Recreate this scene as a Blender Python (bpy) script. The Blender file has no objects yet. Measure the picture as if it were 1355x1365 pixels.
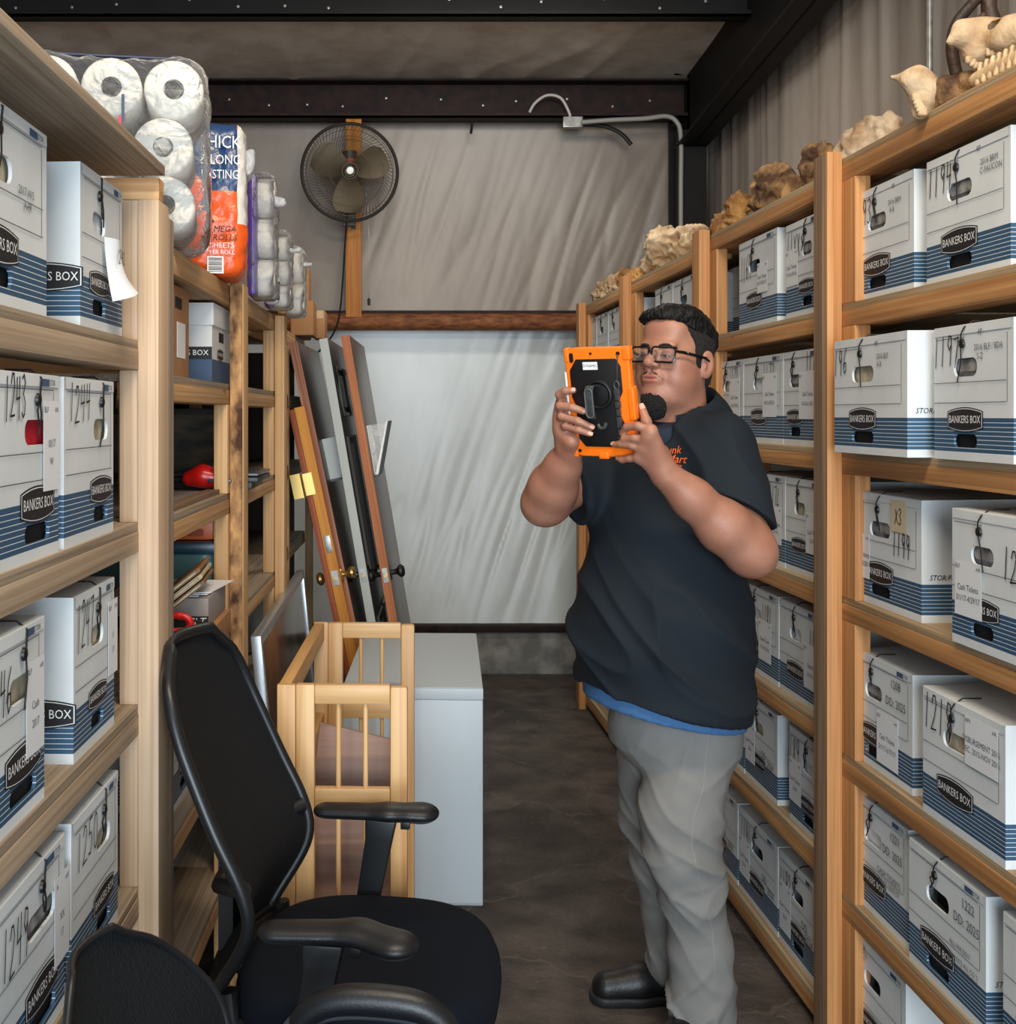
import bpy, bmesh, math, random
import numpy as np
from mathutils import Vector, Matrix, Euler, noise as mnoise
from mathutils.bvhtree import BVHTree

# ------------------------------------------------------------------ camera, world, light, exposure
S = bpy.context.scene
COL = S.collection
F, CX, CY, CAMH = 1550.0, 540.0, 553.0, 1.6
cam_data = bpy.data.cameras.new('camera')
cam_data.sensor_fit = 'AUTO'
cam_data.sensor_width = 36.0
cam_data.lens = F / 1365 * 36
cam_data.shift_x = (677.5 - CX) / 1365
cam_data.shift_y = -(682.5 - CY) / 1365
cam_data.clip_start = 0.05
cam = bpy.data.objects.new('camera', cam_data)
cam.location = (0, 0, CAMH)
cam.rotation_euler = (math.radians(90), 0, 0)
COL.objects.link(cam)
S.camera = cam

world = bpy.data.worlds.new('world')
S.world = world
world.use_nodes = True
bg = world.node_tree.nodes['Background']
bg.inputs[0].default_value = (0.74, 0.87, 1.0, 1)
bg.inputs[1].default_value = 0.46

def area_light(name, loc, aim, size, size_y, power, color):
    ld = bpy.data.lights.new(name, 'AREA')
    ld.shape = 'RECTANGLE'; ld.size = size; ld.size_y = size_y
    ld.energy = power; ld.color = color
    o = bpy.data.objects.new(name, ld)
    o.location = loc
    o.rotation_euler = (Vector(aim) - Vector(loc)).to_track_quat('-Z', 'Y').to_euler()
    COL.objects.link(o)
    return o

# daylight through the open roll-up doorway behind the camera, and a warm ceiling lamp over the aisle
area_light('doorway_daylight', (0.30, -3.6, 1.55), (0.3, 4.5, 1.35), 2.8, 2.6, 245, (0.80, 0.91, 1.0))
area_light('aisle_ceiling_light', (0.25, 1.1, 3.45), (0.45, 3.4, 1.2), 1.2, 0.3, 34, (1.0, 0.84, 0.64))
area_light('rear_area_light', (0.5, 5.0, 3.50), (0.45, 6.2, 0.2), 1.2, 0.3, 16, (1.0, 0.93, 0.82))  # unseen area light under the roof, no lamp fixture in view

S.view_settings.view_transform = 'Standard'
S.view_settings.look = 'None'
S.view_settings.gamma = 1.0
S.view_settings.use_curve_mapping = False
S.view_settings.exposure = 0.60

# ------------------------------------------------------------------ helpers
def W(px, py, Y):
    """point of the room seen at photo pixel (px, py) at depth Y"""
    return np.array([(px - CX) * Y / F, Y, CAMH - (py - CY) * Y / F])

def srgb(r, g, b):
    def c(v):
        v /= 255.0
        return v / 12.92 if v <= 0.04045 else ((v + 0.055) / 1.055) ** 2.4
    return (c(r), c(g), c(b), 1.0)

MATS = {}
def mat(name, col, rough=0.6, metal=0.0, bump=0.0, bscale=60.0, vary=0.0, vscale=4.0, col2=None, spec=0.5, stretch=(1, 1, 1), sss=0.0, coat=0.0):
    if name in MATS: return MATS[name]
    m = bpy.data.materials.new(name); m.use_nodes = True
    nt = m.node_tree; b = nt.nodes['Principled BSDF']
    b.inputs['Base Color'].default_value = col
    b.inputs['Roughness'].default_value = rough
    b.inputs['Metallic'].default_value = metal
    b.inputs['Specular IOR Level'].default_value = spec
    if sss:
        b.inputs['Subsurface Weight'].default_value = sss
        b.inputs['Subsurface Radius'].default_value = (0.012, 0.005, 0.003)
        b.inputs['Subsurface Scale'].default_value = 1.0
    if coat: b.inputs['Coat Weight'].default_value = coat
    if bump or vary:
        tc = nt.nodes.new('ShaderNodeTexCoord')
        mp = nt.nodes.new('ShaderNodeMapping'); mp.inputs['Scale'].default_value = stretch
        nt.links.new(tc.outputs['Object'], mp.inputs[0])
    if vary:
        n = nt.nodes.new('ShaderNodeTexNoise'); n.inputs['Scale'].default_value = vscale; n.inputs['Detail'].default_value = 6
        nt.links.new(mp.outputs[0], n.inputs['Vector'])
        r = nt.nodes.new('ShaderNodeValToRGB')
        r.color_ramp.elements[0].position = 0.5 - 0.5 / (1 + 4 * vary); r.color_ramp.elements[1].position = 0.5 + 0.5 / (1 + 4 * vary)
        c2 = col2 or tuple(c * 0.55 for c in col[:3]) + (1,)
        r.color_ramp.elements[0].color = c2; r.color_ramp.elements[1].color = col
        nt.links.new(n.outputs[0], r.inputs[0]); nt.links.new(r.outputs[0], b.inputs['Base Color'])
    if bump:
        n2 = nt.nodes.new('ShaderNodeTexNoise'); n2.inputs['Scale'].default_value = bscale; n2.inputs['Detail'].default_value = 4
        nt.links.new(mp.outputs[0], n2.inputs['Vector'])
        bp = nt.nodes.new('ShaderNodeBump'); bp.inputs['Strength'].default_value = bump; bp.inputs['Distance'].default_value = 0.01
        nt.links.new(n2.outputs[0], bp.inputs['Height']); nt.links.new(bp.outputs[0], b.inputs['Normal'])
    MATS[name] = m
    return m

def wood(name, light, dark, axis='Y', knots=True, rough=0.62, fine=60):
    if name in MATS: return MATS[name]
    m = bpy.data.materials.new(name); m.use_nodes = True
    nt = m.node_tree; b = nt.nodes['Principled BSDF']; b.inputs['Roughness'].default_value = rough
    tc = nt.nodes.new('ShaderNodeTexCoord'); mp = nt.nodes.new('ShaderNodeMapping')
    sc = {'X': (1.2, fine, fine), 'Y': (fine, 1.2, fine), 'Z': (fine, fine, 1.2)}[axis]
    mp.inputs['Scale'].default_value = sc
    oi = nt.nodes.new('ShaderNodeObjectInfo')
    ad = nt.nodes.new('ShaderNodeVectorMath'); ad.operation = 'ADD'
    mul = nt.nodes.new('ShaderNodeMath'); mul.operation = 'MULTIPLY'; mul.inputs[1].default_value = 17.0
    nt.links.new(oi.outputs['Random'], mul.inputs[0])
    nt.links.new(tc.outputs['Object'], ad.inputs[0]); nt.links.new(mul.outputs[0], ad.inputs[1])
    nt.links.new(ad.outputs[0], mp.inputs[0])
    n = nt.nodes.new('ShaderNodeTexNoise'); n.inputs['Scale'].default_value = 1.0; n.inputs['Detail'].default_value = 5; n.inputs['Distortion'].default_value = 0.6
    nt.links.new(mp.outputs[0], n.inputs['Vector'])
    r = nt.nodes.new('ShaderNodeValToRGB')
    r.color_ramp.elements[0].position = 0.36; r.color_ramp.elements[1].position = 0.62
    r.color_ramp.elements[0].color = dark; r.color_ramp.elements[1].color = light
    nt.links.new(n.outputs[0], r.inputs[0])
    n3 = nt.nodes.new('ShaderNodeTexNoise'); n3.inputs['Scale'].default_value = 3.0; n3.inputs['Detail'].default_value = 3
    nt.links.new(ad.outputs[0], n3.inputs['Vector'])
    mx = nt.nodes.new('ShaderNodeMix'); mx.data_type = 'RGBA'; mx.blend_type = 'MULTIPLY'; mx.inputs[0].default_value = 0.55
    r3 = nt.nodes.new('ShaderNodeValToRGB'); r3.color_ramp.elements[0].position = .35; r3.color_ramp.elements[1].position = .6
    r3.color_ramp.elements[0].color = (.84, .81, .78, 1); r3.color_ramp.elements[1].color = (1, 1, 1, 1)
    nt.links.new(n3.outputs[0], r3.inputs[0])
    nt.links.new(r.outputs[0], mx.inputs[6]); nt.links.new(r3.outputs[0], mx.inputs[7])
    last = mx.outputs[2]
    if knots:
        v = nt.nodes.new('ShaderNodeTexVoronoi'); v.inputs['Scale'].default_value = 1.0
        mp2 = nt.nodes.new('ShaderNodeMapping')
        mp2.inputs['Scale'].default_value = {'X': (2.2, 7, 7), 'Y': (7, 2.2, 7), 'Z': (7, 7, 2.2)}[axis]
        nt.links.new(ad.outputs[0], mp2.inputs[0]); nt.links.new(mp2.outputs[0], v.inputs['Vector'])
        r2 = nt.nodes.new('ShaderNodeValToRGB')
        r2.color_ramp.elements[0].position = 0.03; r2.color_ramp.elements[1].position = 0.075
        r2.color_ramp.elements[0].color = (.26, .16, .10, 1); r2.color_ramp.elements[1].color = (1, 1, 1, 1)
        nt.links.new(v.outputs['Distance'], r2.inputs[0])
        mk = nt.nodes.new('ShaderNodeMix'); mk.data_type = 'RGBA'; mk.blend_type = 'MULTIPLY'; mk.inputs[0].default_value = 1
        nt.links.new(last, mk.inputs[6]); nt.links.new(r2.outputs[0], mk.inputs[7]); last = mk.outputs[2]
    nt.links.new(last, b.inputs['Base Color'])
    bp = nt.nodes.new('ShaderNodeBump'); bp.inputs['Strength'].default_value = 0.15; bp.inputs['Distance'].default_value = 0.003
    nt.links.new(n.outputs[0], bp.inputs['Height']); nt.links.new(bp.outputs[0], b.inputs['Normal'])
    MATS[name] = m
    return m

def film(name, tint=(1, 1, 1, 1), opaque=0.12, rough=0.12):
    if name in MATS: return MATS[name]
    m = bpy.data.materials.new(name); m.use_nodes = True
    nt = m.node_tree; nt.nodes.clear()
    out = nt.nodes.new('ShaderNodeOutputMaterial')
    tr = nt.nodes.new('ShaderNodeBsdfTransparent')
    b = nt.nodes.new('ShaderNodeBsdfPrincipled'); b.inputs['Base Color'].default_value = tint; b.inputs['Roughness'].default_value = rough
    mx = nt.nodes.new('ShaderNodeMixShader')
    tc = nt.nodes.new('ShaderNodeTexCoord')
    n = nt.nodes.new('ShaderNodeTexNoise'); n.inputs['Scale'].default_value = 14; n.inputs['Detail'].default_value = 3; n.inputs['Distortion'].default_value = 1.5
    nt.links.new(tc.outputs['Object'], n.inputs['Vector'])
    bp = nt.nodes.new('ShaderNodeBump'); bp.inputs['Strength'].default_value = 0.8; bp.inputs['Distance'].default_value = 0.03
    nt.links.new(n.outputs[0], bp.inputs['Height']); nt.links.new(bp.outputs[0], b.inputs['Normal'])
    fr = nt.nodes.new('ShaderNodeFresnel'); fr.inputs[0].default_value = 1.45
    nt.links.new(bp.outputs[0], fr.inputs['Normal'])
    ad = nt.nodes.new('ShaderNodeMath'); ad.operation = 'ADD'; ad.inputs[1].default_value = opaque; ad.use_clamp = True
    nt.links.new(fr.outputs[0], ad.inputs[0]); nt.links.new(ad.outputs[0], mx.inputs[0])
    nt.links.new(tr.outputs[0], mx.inputs[1]); nt.links.new(b.outputs[0], mx.inputs[2]); nt.links.new(mx.outputs[0], out.inputs[0])
    MATS[name] = m
    return m

class MB:
    """collects geometry for one mesh object"""
    def __init__(s): s.v = []; s.f = []; s.m = []
    def add(s, vs, fs, mi=0, M=None):
        o = len(s.v)
        for p in vs:
            s.v.append(tuple(M @ Vector(p)) if M is not None else tuple(p))
        for f in fs: s.f.append([o + i for i in f]); s.m.append(mi)
        return s
    def box(s, lo, hi, mi=0, M=None):
        x0, y0, z0 = [min(a, b) for a, b in zip(lo, hi)]; x1, y1, z1 = [max(a, b) for a, b in zip(lo, hi)]
        return s.add([(x0,y0,z0),(x1,y0,z0),(x1,y1,z0),(x0,y1,z0),(x0,y0,z1),(x1,y0,z1),(x1,y1,z1),(x0,y1,z1)],
              [(0,3,2,1),(4,5,6,7),(0,1,5,4),(1,2,6,5),(2,3,7,6),(3,0,4,7)], mi, M)
    def tube(s, pts, r, n=8, mi=0, M=None, cap=True, closed=False):
        pts = [Vector(p) for p in pts]; vs = []; fs = []
        R = r if hasattr(r, '__len__') else [r] * len(pts)
        up = None
        for i, p in enumerate(pts):
            if closed: t = (pts[(i + 1) % len(pts)] - pts[i - 1])
            else: t = (pts[min(i + 1, len(pts) - 1)] - pts[max(i - 1, 0)])
            t = t.normalized() if t.length > 1e-9 else Vector((0, 0, 1))
            if up is None: up = Vector((0, 0, 1)) if abs(t.z) < 0.9 else Vector((1, 0, 0))
            a = t.cross(up)
            if a.length < 1e-6: a = t.orthogonal()
            a.normalize(); b = a.cross(t).normalized(); up = b
            for k in range(n):
                th = 2 * math.pi * k / n
                vs.append(p + (a * math.cos(th) + b * math.sin(th)) * R[i])
        m = len(pts)
        for i in range(m if closed else m - 1):
            for k in range(n):
                j = (i + 1) % m
                fs.append((i*n+k, i*n+(k+1)%n, j*n+(k+1)%n, j*n+k))
        if cap and not closed:
            fs.append(tuple(range(n))); fs.append(tuple((m-1)*n + k for k in reversed(range(n))))
        return s.add(vs, fs, mi, M)
    def lathe(s, prof, n=24, mi=0, M=None, closed=False):
        vs = []; fs = []
        for (r, z) in prof:
            for k in range(n):
                th = 2*math.pi*k/n; vs.append((r*math.cos(th), r*math.sin(th), z))
        m = len(prof)
        for i in range(m if closed else m-1):
            j = (i+1) % m
            for k in range(n): fs.append((i*n+k, i*n+(k+1)%n, j*n+(k+1)%n, j*n+k))
        if not closed:
            if prof[0][0] > 1e-6: fs.append(tuple(reversed(range(n))))
            if prof[-1][0] > 1e-6: fs.append(tuple((m-1)*n+k for k in range(n)))
        return s.add(vs, fs, mi, M)
    def prism(s, poly, y0, y1, mi=0, M=None):
        """polygon in local x,z extruded along y"""
        n = len(poly)
        vs = [(p[0], y0, p[1]) for p in poly] + [(p[0], y1, p[1]) for p in poly]
        fs = [tuple(range(n)), tuple(reversed(range(n, 2*n)))] + [(i, i+n, (i+1)%n+n, (i+1)%n) for i in range(n)]
        return s.add(vs, fs, mi, M)
    def build(s, name, mats, parent=None, bevel=0.0, smooth=False, seg=2, angle=40):
        me = bpy.data.meshes.new(name)
        me.from_pydata(s.v, [], s.f)
        if not isinstance(mats, (list, tuple)): mats = [mats]
        for m in mats: me.materials.append(m)
        me.polygons.foreach_set('material_index', s.m)
        bm = bmesh.new(); bm.from_mesh(me)
        bmesh.ops.recalc_face_normals(bm, faces=bm.faces)
        if bevel:
            es = [e for e in bm.edges if len(e.link_faces) == 2 and e.calc_face_angle(0) > 0.6]
            bmesh.ops.bevel(bm, geom=es, offset=bevel, segments=seg, affect='EDGES', profile=0.6, clamp_overlap=True)
        bm.to_mesh(me); bm.free()
        if smooth or bevel:
            me.shade_smooth(); me.set_sharp_from_angle(angle=math.radians(angle))
        me.update()
        o = bpy.data.objects.new(name, me); COL.objects.link(o)
        if parent is not None: o.parent = parent
        return o

def raw_mesh(name, verts, faces, mats, parent=None, smooth=True, mi=None, angle=None):
    me = bpy.data.meshes.new(name)
    verts = np.asarray(verts, dtype=np.float64)
    me.from_pydata(verts.tolist(), [], faces.tolist() if hasattr(faces, 'tolist') else faces)
    if not isinstance(mats, (list, tuple)): mats = [mats]
    for m in mats: me.materials.append(m)
    if mi is not None: me.polygons.foreach_set('material_index', np.asarray(mi, dtype=np.int32))
    if smooth: me.shade_smooth()
    if angle: me.set_sharp_from_angle(angle=math.radians(angle))
    me.update()
    o = bpy.data.objects.new(name, me); COL.objects.link(o)
    if parent is not None: o.parent = parent
    return o

def tag(o, label=None, cat=None, group=None, kind=None):
    if label: o['label'] = label
    if cat: o['category'] = cat
    if group: o['group'] = group
    if kind: o['kind'] = kind
    return o

def empty(name, loc=(0, 0, 0), rz=0.0, label=None, cat=None, group=None):
    o = bpy.data.objects.new(name, None); COL.objects.link(o)
    o.location = loc; o.rotation_euler = (0, 0, rz); o.empty_display_size = 0.1
    return tag(o, label, cat, group)

_txt = {}
def text_geo(txt, size, bold=0.0, ax='CENTER'):
    """flat text as (verts in x,z ; faces); centred"""
    key = (txt, ax)
    if key not in _txt:
        cu = bpy.data.curves.new('lettering', 'FONT'); cu.body = txt; cu.align_x = ax; cu.align_y = 'CENTER'
        cu.resolution_u = 2
        ob = bpy.data.objects.new('lettering', cu)
        me = bpy.data.meshes.new_from_object(ob)
        _txt[key] = ([tuple(v.co) for v in me.vertices], [tuple(p.vertices) for p in me.polygons])
        bpy.data.objects.remove(ob); bpy.data.curves.remove(cu); bpy.data.meshes.remove(me)
    vs, fs = _txt[key]
    return [(v[0]*size, v[1]*size) for v in vs], fs

def add_text(mb, txt, size, x, z, y, mi=0, sx=1.0, ax='CENTER', M=None, shear=0.0, rot=0.0):
    vs, fs = text_geo(txt, size, ax=ax)
    c, s_ = math.cos(rot), math.sin(rot)
    out = []
    for (a, b) in vs:
        a = a * sx + shear * b
        out.append((x + a*c - b*s_, y, z + a*s_ + b*c))
    mb.add(out, fs, mi, M)

DIG = {
 '0': [[(.5,1),(.2,.85),(.08,.5),(.2,.12),(.5,0),(.8,.15),(.92,.5),(.8,.88),(.5,1)]],
 '1': [[(.5,1),(.45,0)]],
 '2': [[(.1,.78),(.3,1),(.65,1),(.85,.78),(.6,.4),(.08,.02),(.95,.05)]],
 '3': [[(.12,.92),(.5,1),(.85,.82),(.4,.55),(.85,.35),(.75,.08),(.4,0),(.08,.1)]],
 '4': [[(.2,1),(.12,.5),(.9,.55)],[(.8,1),(.72,0)]],
 '5': [[(.9,1),(.25,.97),(.18,.58),(.6,.6),(.88,.35),(.6,.03),(.1,.05)]],
 '6': [[(.75,1),(.3,.7),(.1,.25),(.4,0),(.8,.12),(.75,.42),(.35,.42),(.14,.2)]],
 '7': [[(.08,.95),(.92,1),(.45,0)]],
 '8': [[(.5,.55),(.15,.78),(.5,1),(.85,.8),(.5,.52),(.1,.22),(.5,0),(.9,.22),(.5,.55)]],
 '9': [[(.82,.72),(.5,.5),(.15,.7),(.35,1),(.8,.95),(.82,.6),(.72,0)]],
 'D': [[(.15,0),(.15,1),(.6,.95),(.9,.5),(.6,.05),(.15,0)]],
 'x': [[(.1,.1),(.9,.9)],[(.1,.9),(.9,.1)]],
 ' ': [],
}
def add_hand(mb, txt, x, z, h, cw, y, mi=0, wd=0.0022, rnd=None, slant=0.06):
    """marker-pen handwriting as thin ribbons; x,z = lower left"""
    rnd = rnd or random.Random(1)
    for i, ch in enumerate(txt):
        for st in DIG.get(ch, []):
            j = rnd.uniform(-.06, .06)
            pts = [(x + (i + p[0]*.78 + j*.5) * cw + slant*p[1]*h, z + (p[1] + j) * h) for p in st]
            for a, b in zip(pts[:-1], pts[1:]):
                dx, dz = b[0]-a[0], b[1]-a[1]; L = math.hypot(dx, dz) or 1
                nx, nz = -dz/L*wd/2, dx/L*wd/2; ex, ez = dx/L*wd*.4, dz/L*wd*.4
                mb.add([(a[0]-ex+nx,y,a[1]-ez+nz),(a[0]-ex-nx,y,a[1]-ez-nz),(b[0]+ex-nx,y,b[1]+ez-nz),(b[0]+ex+nx,y,b[1]+ez+nz)],[(0,1,2,3)],mi)

# ------------------------------------------------------------------ signed distance shapes -> smooth meshes
class Field:
    def __init__(s, lo, hi, h):
        s.lo = np.array(lo, float); s.h = h
        s.n = np.maximum(np.ceil((np.array(hi, float) - s.lo) / h).astype(int) + 1, 4)
        s.f = np.full(s.n, 1.0, np.float32)
        s.ax = [s.lo[i] + h*np.arange(s.n[i]) for i in range(3)]
    def region(s, lo, hi):
        a = [int(np.clip(math.floor((lo[i]-s.lo[i])/s.h), 0, s.n[i])) for i in range(3)]
        b = [int(np.clip(math.ceil((hi[i]-s.lo[i])/s.h)+1, 0, s.n[i])) for i in range(3)]
        sl = tuple(slice(a[i], b[i]) for i in range(3))
        if any(b[i] <= a[i] for i in range(3)): return None, None
        X, Y, Z = np.meshgrid(s.ax[0][sl[0]], s.ax[1][sl[1]], s.ax[2][sl[2]], indexing='ij', sparse=True)
        return sl, (X, Y, Z)
    def comb(s, sl, d, k, sub=False):
        a = s.f[sl]
        if sub:
            d = -d
            hh = np.maximum(k - np.abs(a - d), 0) / max(k, 1e-6)
            s.f[sl] = np.maximum(a, d) + hh*hh*k*0.25
        else:
            hh = np.maximum(k - np.abs(a - d), 0) / max(k, 1e-6)
            s.f[sl] = np.minimum(a, d) - hh*hh*k*0.25
    def ell(s, c, r, k=0.01, R=None, sub=False):
        c = np.asarray(c, float); r = np.asarray(r, float); m = max(r) + 2*k + 0.02
        sl, G = s.region(c-m, c+m)
        if sl is None: return s
        P = [G[i]-c[i] for i in range(3)]
        if R is not None:
            R = np.asarray(R); P = [R[0][i]*P[0] + R[1][i]*P[1] + R[2][i]*P[2] for i in range(3)]
        k0 = np.sqrt((P[0]/r[0])**2 + (P[1]/r[1])**2 + (P[2]/r[2])**2)
        k1 = np.sqrt((P[0]/r[0]**2)**2 + (P[1]/r[1]**2)**2 + (P[2]/r[2]**2)**2)
        s.comb(sl, k0*(k0-1)/np.maximum(k1, 1e-6), k, sub); return s
    def cone(s, a, b, ra, rb, k=0.01, sub=False, flat=None):
        a = np.asarray(a, float); b = np.asarray(b, float); m = max(ra, rb) + 2*k + 0.02
        sl, G = s.region(np.minimum(a, b)-m, np.maximum(a, b)+m)
        if sl is None: return s
        d = b-a; L2 = max(float(d@d), 1e-9)
        t = np.clip(((G[0]-a[0])*d[0] + (G[1]-a[1])*d[1] + (G[2]-a[2])*d[2])/L2, 0, 1)
        q = [G[i]-a[i]-t*d[i] for i in range(3)]
        s.comb(sl, np.sqrt(q[0]**2+q[1]**2+q[2]**2) - (ra+(rb-ra)*t), k, sub); return s
    def chain(s, pts, rs, k=0.008):
        for i in range(len(pts)-1): s.cone(pts[i], pts[i+1], rs[i], rs[i+1], k)
        return s
    def rbox(s, c, half, r, k=0.005, R=None, sub=False):
        c = np.asarray(c, float); half = np.asarray(half, float); m = float(np.linalg.norm(half)) + 2*k + 0.02
        sl, G = s.region(c-m, c+m)
        if sl is None: return s
        P = [G[i]-c[i] for i in range(3)]
        if R is not None:
            R = np.asarray(R); P = [R[0][i]*P[0] + R[1][i]*P[1] + R[2][i]*P[2] for i in range(3)]
        q = [np.abs(P[i])-half[i]+r for i in range(3)]
        d = np.sqrt(np.maximum(q[0],0)**2+np.maximum(q[1],0)**2+np.maximum(q[2],0)**2) + np.minimum(np.maximum(np.maximum(q[0],q[1]),q[2]),0) - r
        s.comb(sl, d, k, sub); return s
    def plane_cut(s, p, n):
        """remove everything on the +n side of the plane"""
        X, Y, Z = np.meshgrid(*s.ax, indexing='ij', sparse=True); n = np.asarray(n, float); n = n/np.linalg.norm(n)
        s.f = np.maximum(s.f, ((X-p[0])*n[0]+(Y-p[1])*n[1]+(Z-p[2])*n[2]).astype(np.float32)); return s
    def mesh(s):
        f = s.f; nx, ny, nz = f.shape; ins = f < 0
        cs = (slice(0,-1), slice(1,None))
        acc = np.zeros((nx-1,ny-1,nz-1,3), np.float32); cnt = np.zeros((nx-1,ny-1,nz-1), np.float32)
        for ax in range(3):
            for u in (0,1):
                for v in (0,1):
                    o = [u, v]; a = [None]*3; b = [None]*3; off = [0.,0.,0.]; j = 0
                    for i in range(3):
                        if i == ax: a[i] = cs[0]; b[i] = cs[1]
                        else: a[i] = b[i] = cs[o[j]]; off[i] = o[j]; j += 1
                    A = f[tuple(a)]; B = f[tuple(b)]; m = (A < 0) != (B < 0)
                    if not m.any(): continue
                    t = A[m]/(A[m]-B[m]); cnt[m] += 1
                    tmp = np.zeros((len(t),3), np.float32)
                    for i in range(3): tmp[:, i] = t if i == ax else off[i]
                    acc[m] += tmp
        act = cnt > 0; idx = -np.ones(act.shape, np.int64); ids = np.argwhere(act); idx[act] = np.arange(len(ids))
        V = s.lo + s.h*(ids + acc[act]/cnt[act][:, None])
        Fs = []
        for ax in range(3):
            a = [slice(1,-1)]*3; b = [slice(1,-1)]*3; a[ax] = slice(0,-1); b[ax] = slice(1,None)
            A = ins[tuple(a)]; B = ins[tuple(b)]
            e = np.argwhere(A != B)
            if not len(e): continue
            sg = A[tuple(e.T)]
            base = e.copy()
            for i in range(3):
                if i != ax: base[:, i] += 1
            u, v = [(1,2),(2,0),(0,1)][ax]
            q = []
            for du, dv in ((-1,-1),(0,-1),(0,0),(-1,0)):
                c = base.copy(); c[:, u] += du; c[:, v] += dv; q.append(idx[tuple(c.T)])
            q = np.stack(q, 1); q[~sg] = q[~sg][:, ::-1]; Fs.append(q)
        return V, np.concatenate(Fs)

def vnormals(V, Fq):
    N = np.zeros_like(V); a, b, c, d = [V[Fq[:, i]] for i in range(4)]
    fn = np.cross(c-a, d-b)
    for i in range(4): np.add.at(N, Fq[:, i], fn)
    return N/np.maximum(np.linalg.norm(N, axis=1, keepdims=True), 1e-12)

def relax(V, Fq, it=1, lam=0.5):
    for _ in range(it):
        acc = np.zeros_like(V); cnt = np.zeros(len(V))
        for i in range(4):
            j = Fq[:, (i+1) % 4]; np.add.at(acc, Fq[:, i], V[j]); np.add.at(cnt, Fq[:, i], 1)
            np.add.at(acc, j, V[Fq[:, i]]); np.add.at(cnt, j, 1)
        V = V + lam*(acc/np.maximum(cnt, 1)[:, None]-V)
    return V

def nz(p, s=1.0): return mnoise.noise(Vector((p[0]*s, p[1]*s, p[2]*s)))

def smooth_pts(P):
    P = [Vector(p) for p in P]; out = []
    for i in range(len(P)-1):
        p0, p1, p2, p3 = P[max(i-1, 0)], P[i], P[i+1], P[min(i+2, len(P)-1)]
        for k in range(8):
            t = k/8; out.append(.5*((2*p1)+(p2-p0)*t+(2*p0-5*p1+4*p2-p3)*t*t+(3*p1-p0-3*p2+p3)*t**3))
    return out + [P[-1]]
# ------------------------------------------------------------------ materials
def floor_material():
    m = mat('stained_concrete', srgb(96, 88, 82), 0.6, bump=0.35, bscale=45, vary=0.55, vscale=5.5, col2=srgb(62, 55, 50), spec=0.35)
    nt = m.node_tree; b = nt.nodes['Principled BSDF']; src = b.inputs['Base Color'].links[0].from_socket
    tc = nt.nodes.new('ShaderNodeTexCoord')
    def noise(sc, det, dist=0.0):
        n = nt.nodes.new('ShaderNodeTexNoise'); n.inputs['Scale'].default_value = sc; n.inputs['Detail'].default_value = det; n.inputs['Distortion'].default_value = dist
        nt.links.new(tc.outputs['Object'], n.inputs['Vector']); return n
    def ramp(sock, p0, p1, c0, c1):
        r = nt.nodes.new('ShaderNodeValToRGB'); r.color_ramp.elements[0].position = p0; r.color_ramp.elements[1].position = p1
        r.color_ramp.elements[0].color = c0; r.color_ramp.elements[1].color = c1; nt.links.new(sock, r.inputs[0]); return r.outputs[0]
    def mix(fac, a, bcol):
        mx = nt.nodes.new('ShaderNodeMix'); mx.data_type = 'RGBA'; nt.links.new(fac, mx.inputs[0]); nt.links.new(a, mx.inputs[6]); mx.inputs[7].default_value = bcol; return mx.outputs[2]
    k, w = (0, 0, 0, 1), (1, 1, 1, 1)
    src = mix(ramp(noise(38, 6).outputs[0], .60, .74, k, (.6, .6, .6, 1)), src, srgb(46, 41, 38))
    src = mix(ramp(noise(1.3, 7, .8).outputs[0], .52, .66, k, (.7, .7, .7, 1)), src, srgb(44, 38, 34))
    v = nt.nodes.new('ShaderNodeTexVoronoi'); v.feature = 'DISTANCE_TO_EDGE'; v.inputs['Scale'].default_value = .8
    n2 = noise(3.0, 5); ad = nt.nodes.new('ShaderNodeVectorMath'); ad.operation = 'ADD'; sc = nt.nodes.new('ShaderNodeVectorMath'); sc.operation = 'SCALE'; sc.inputs[3].default_value = .5
    nt.links.new(n2.outputs['Color'], sc.inputs[0]); nt.links.new(tc.outputs['Object'], ad.inputs[0]); nt.links.new(sc.outputs[0], ad.inputs[1]); nt.links.new(ad.outputs[0], v.inputs['Vector'])
    cr = ramp(v.outputs['Distance'], .0025, .006, (.30, .30, .30, 1), k)
    src = mix(cr, src, srgb(128, 120, 112))
    sp = ramp(noise(24, 2, 1.5).outputs[0], .71, .75, k, (.5, .5, .5, 1))
    src = mix(sp, src, srgb(150, 143, 136))
    nt.links.new(src, b.inputs['Base Color'])
    return m
M_floor = floor_material()
M_curb = mat('curb_concrete', srgb(150, 148, 142), 0.85, bump=0.4, bscale=60, vary=0.6, vscale=9, col2=srgb(108, 106, 102))
M_steel = mat('dark_red_steel', srgb(46, 24, 20), 0.6, vary=0.6, vscale=14, col2=srgb(20, 12, 12), spec=0.25)
M_black_steel = mat('black_steel', srgb(20, 18, 18), 0.6, vary=0.4, vscale=9, spec=0.25)
M_rust = mat('rusty_steel', srgb(150, 96, 58), 0.7, vary=0.5, vscale=16, col2=srgb(98, 54, 32), stretch=(1, 3, 3), spec=0.3)
M_galv = mat('galvanised_metal', srgb(175, 175, 170), 0.4, metal=0.6, vary=0.3, vscale=30)
M_black = mat('black_plastic', srgb(16, 16, 18), 0.45)
M_cord = mat('black_cord', srgb(14, 14, 16), 0.6)

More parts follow.
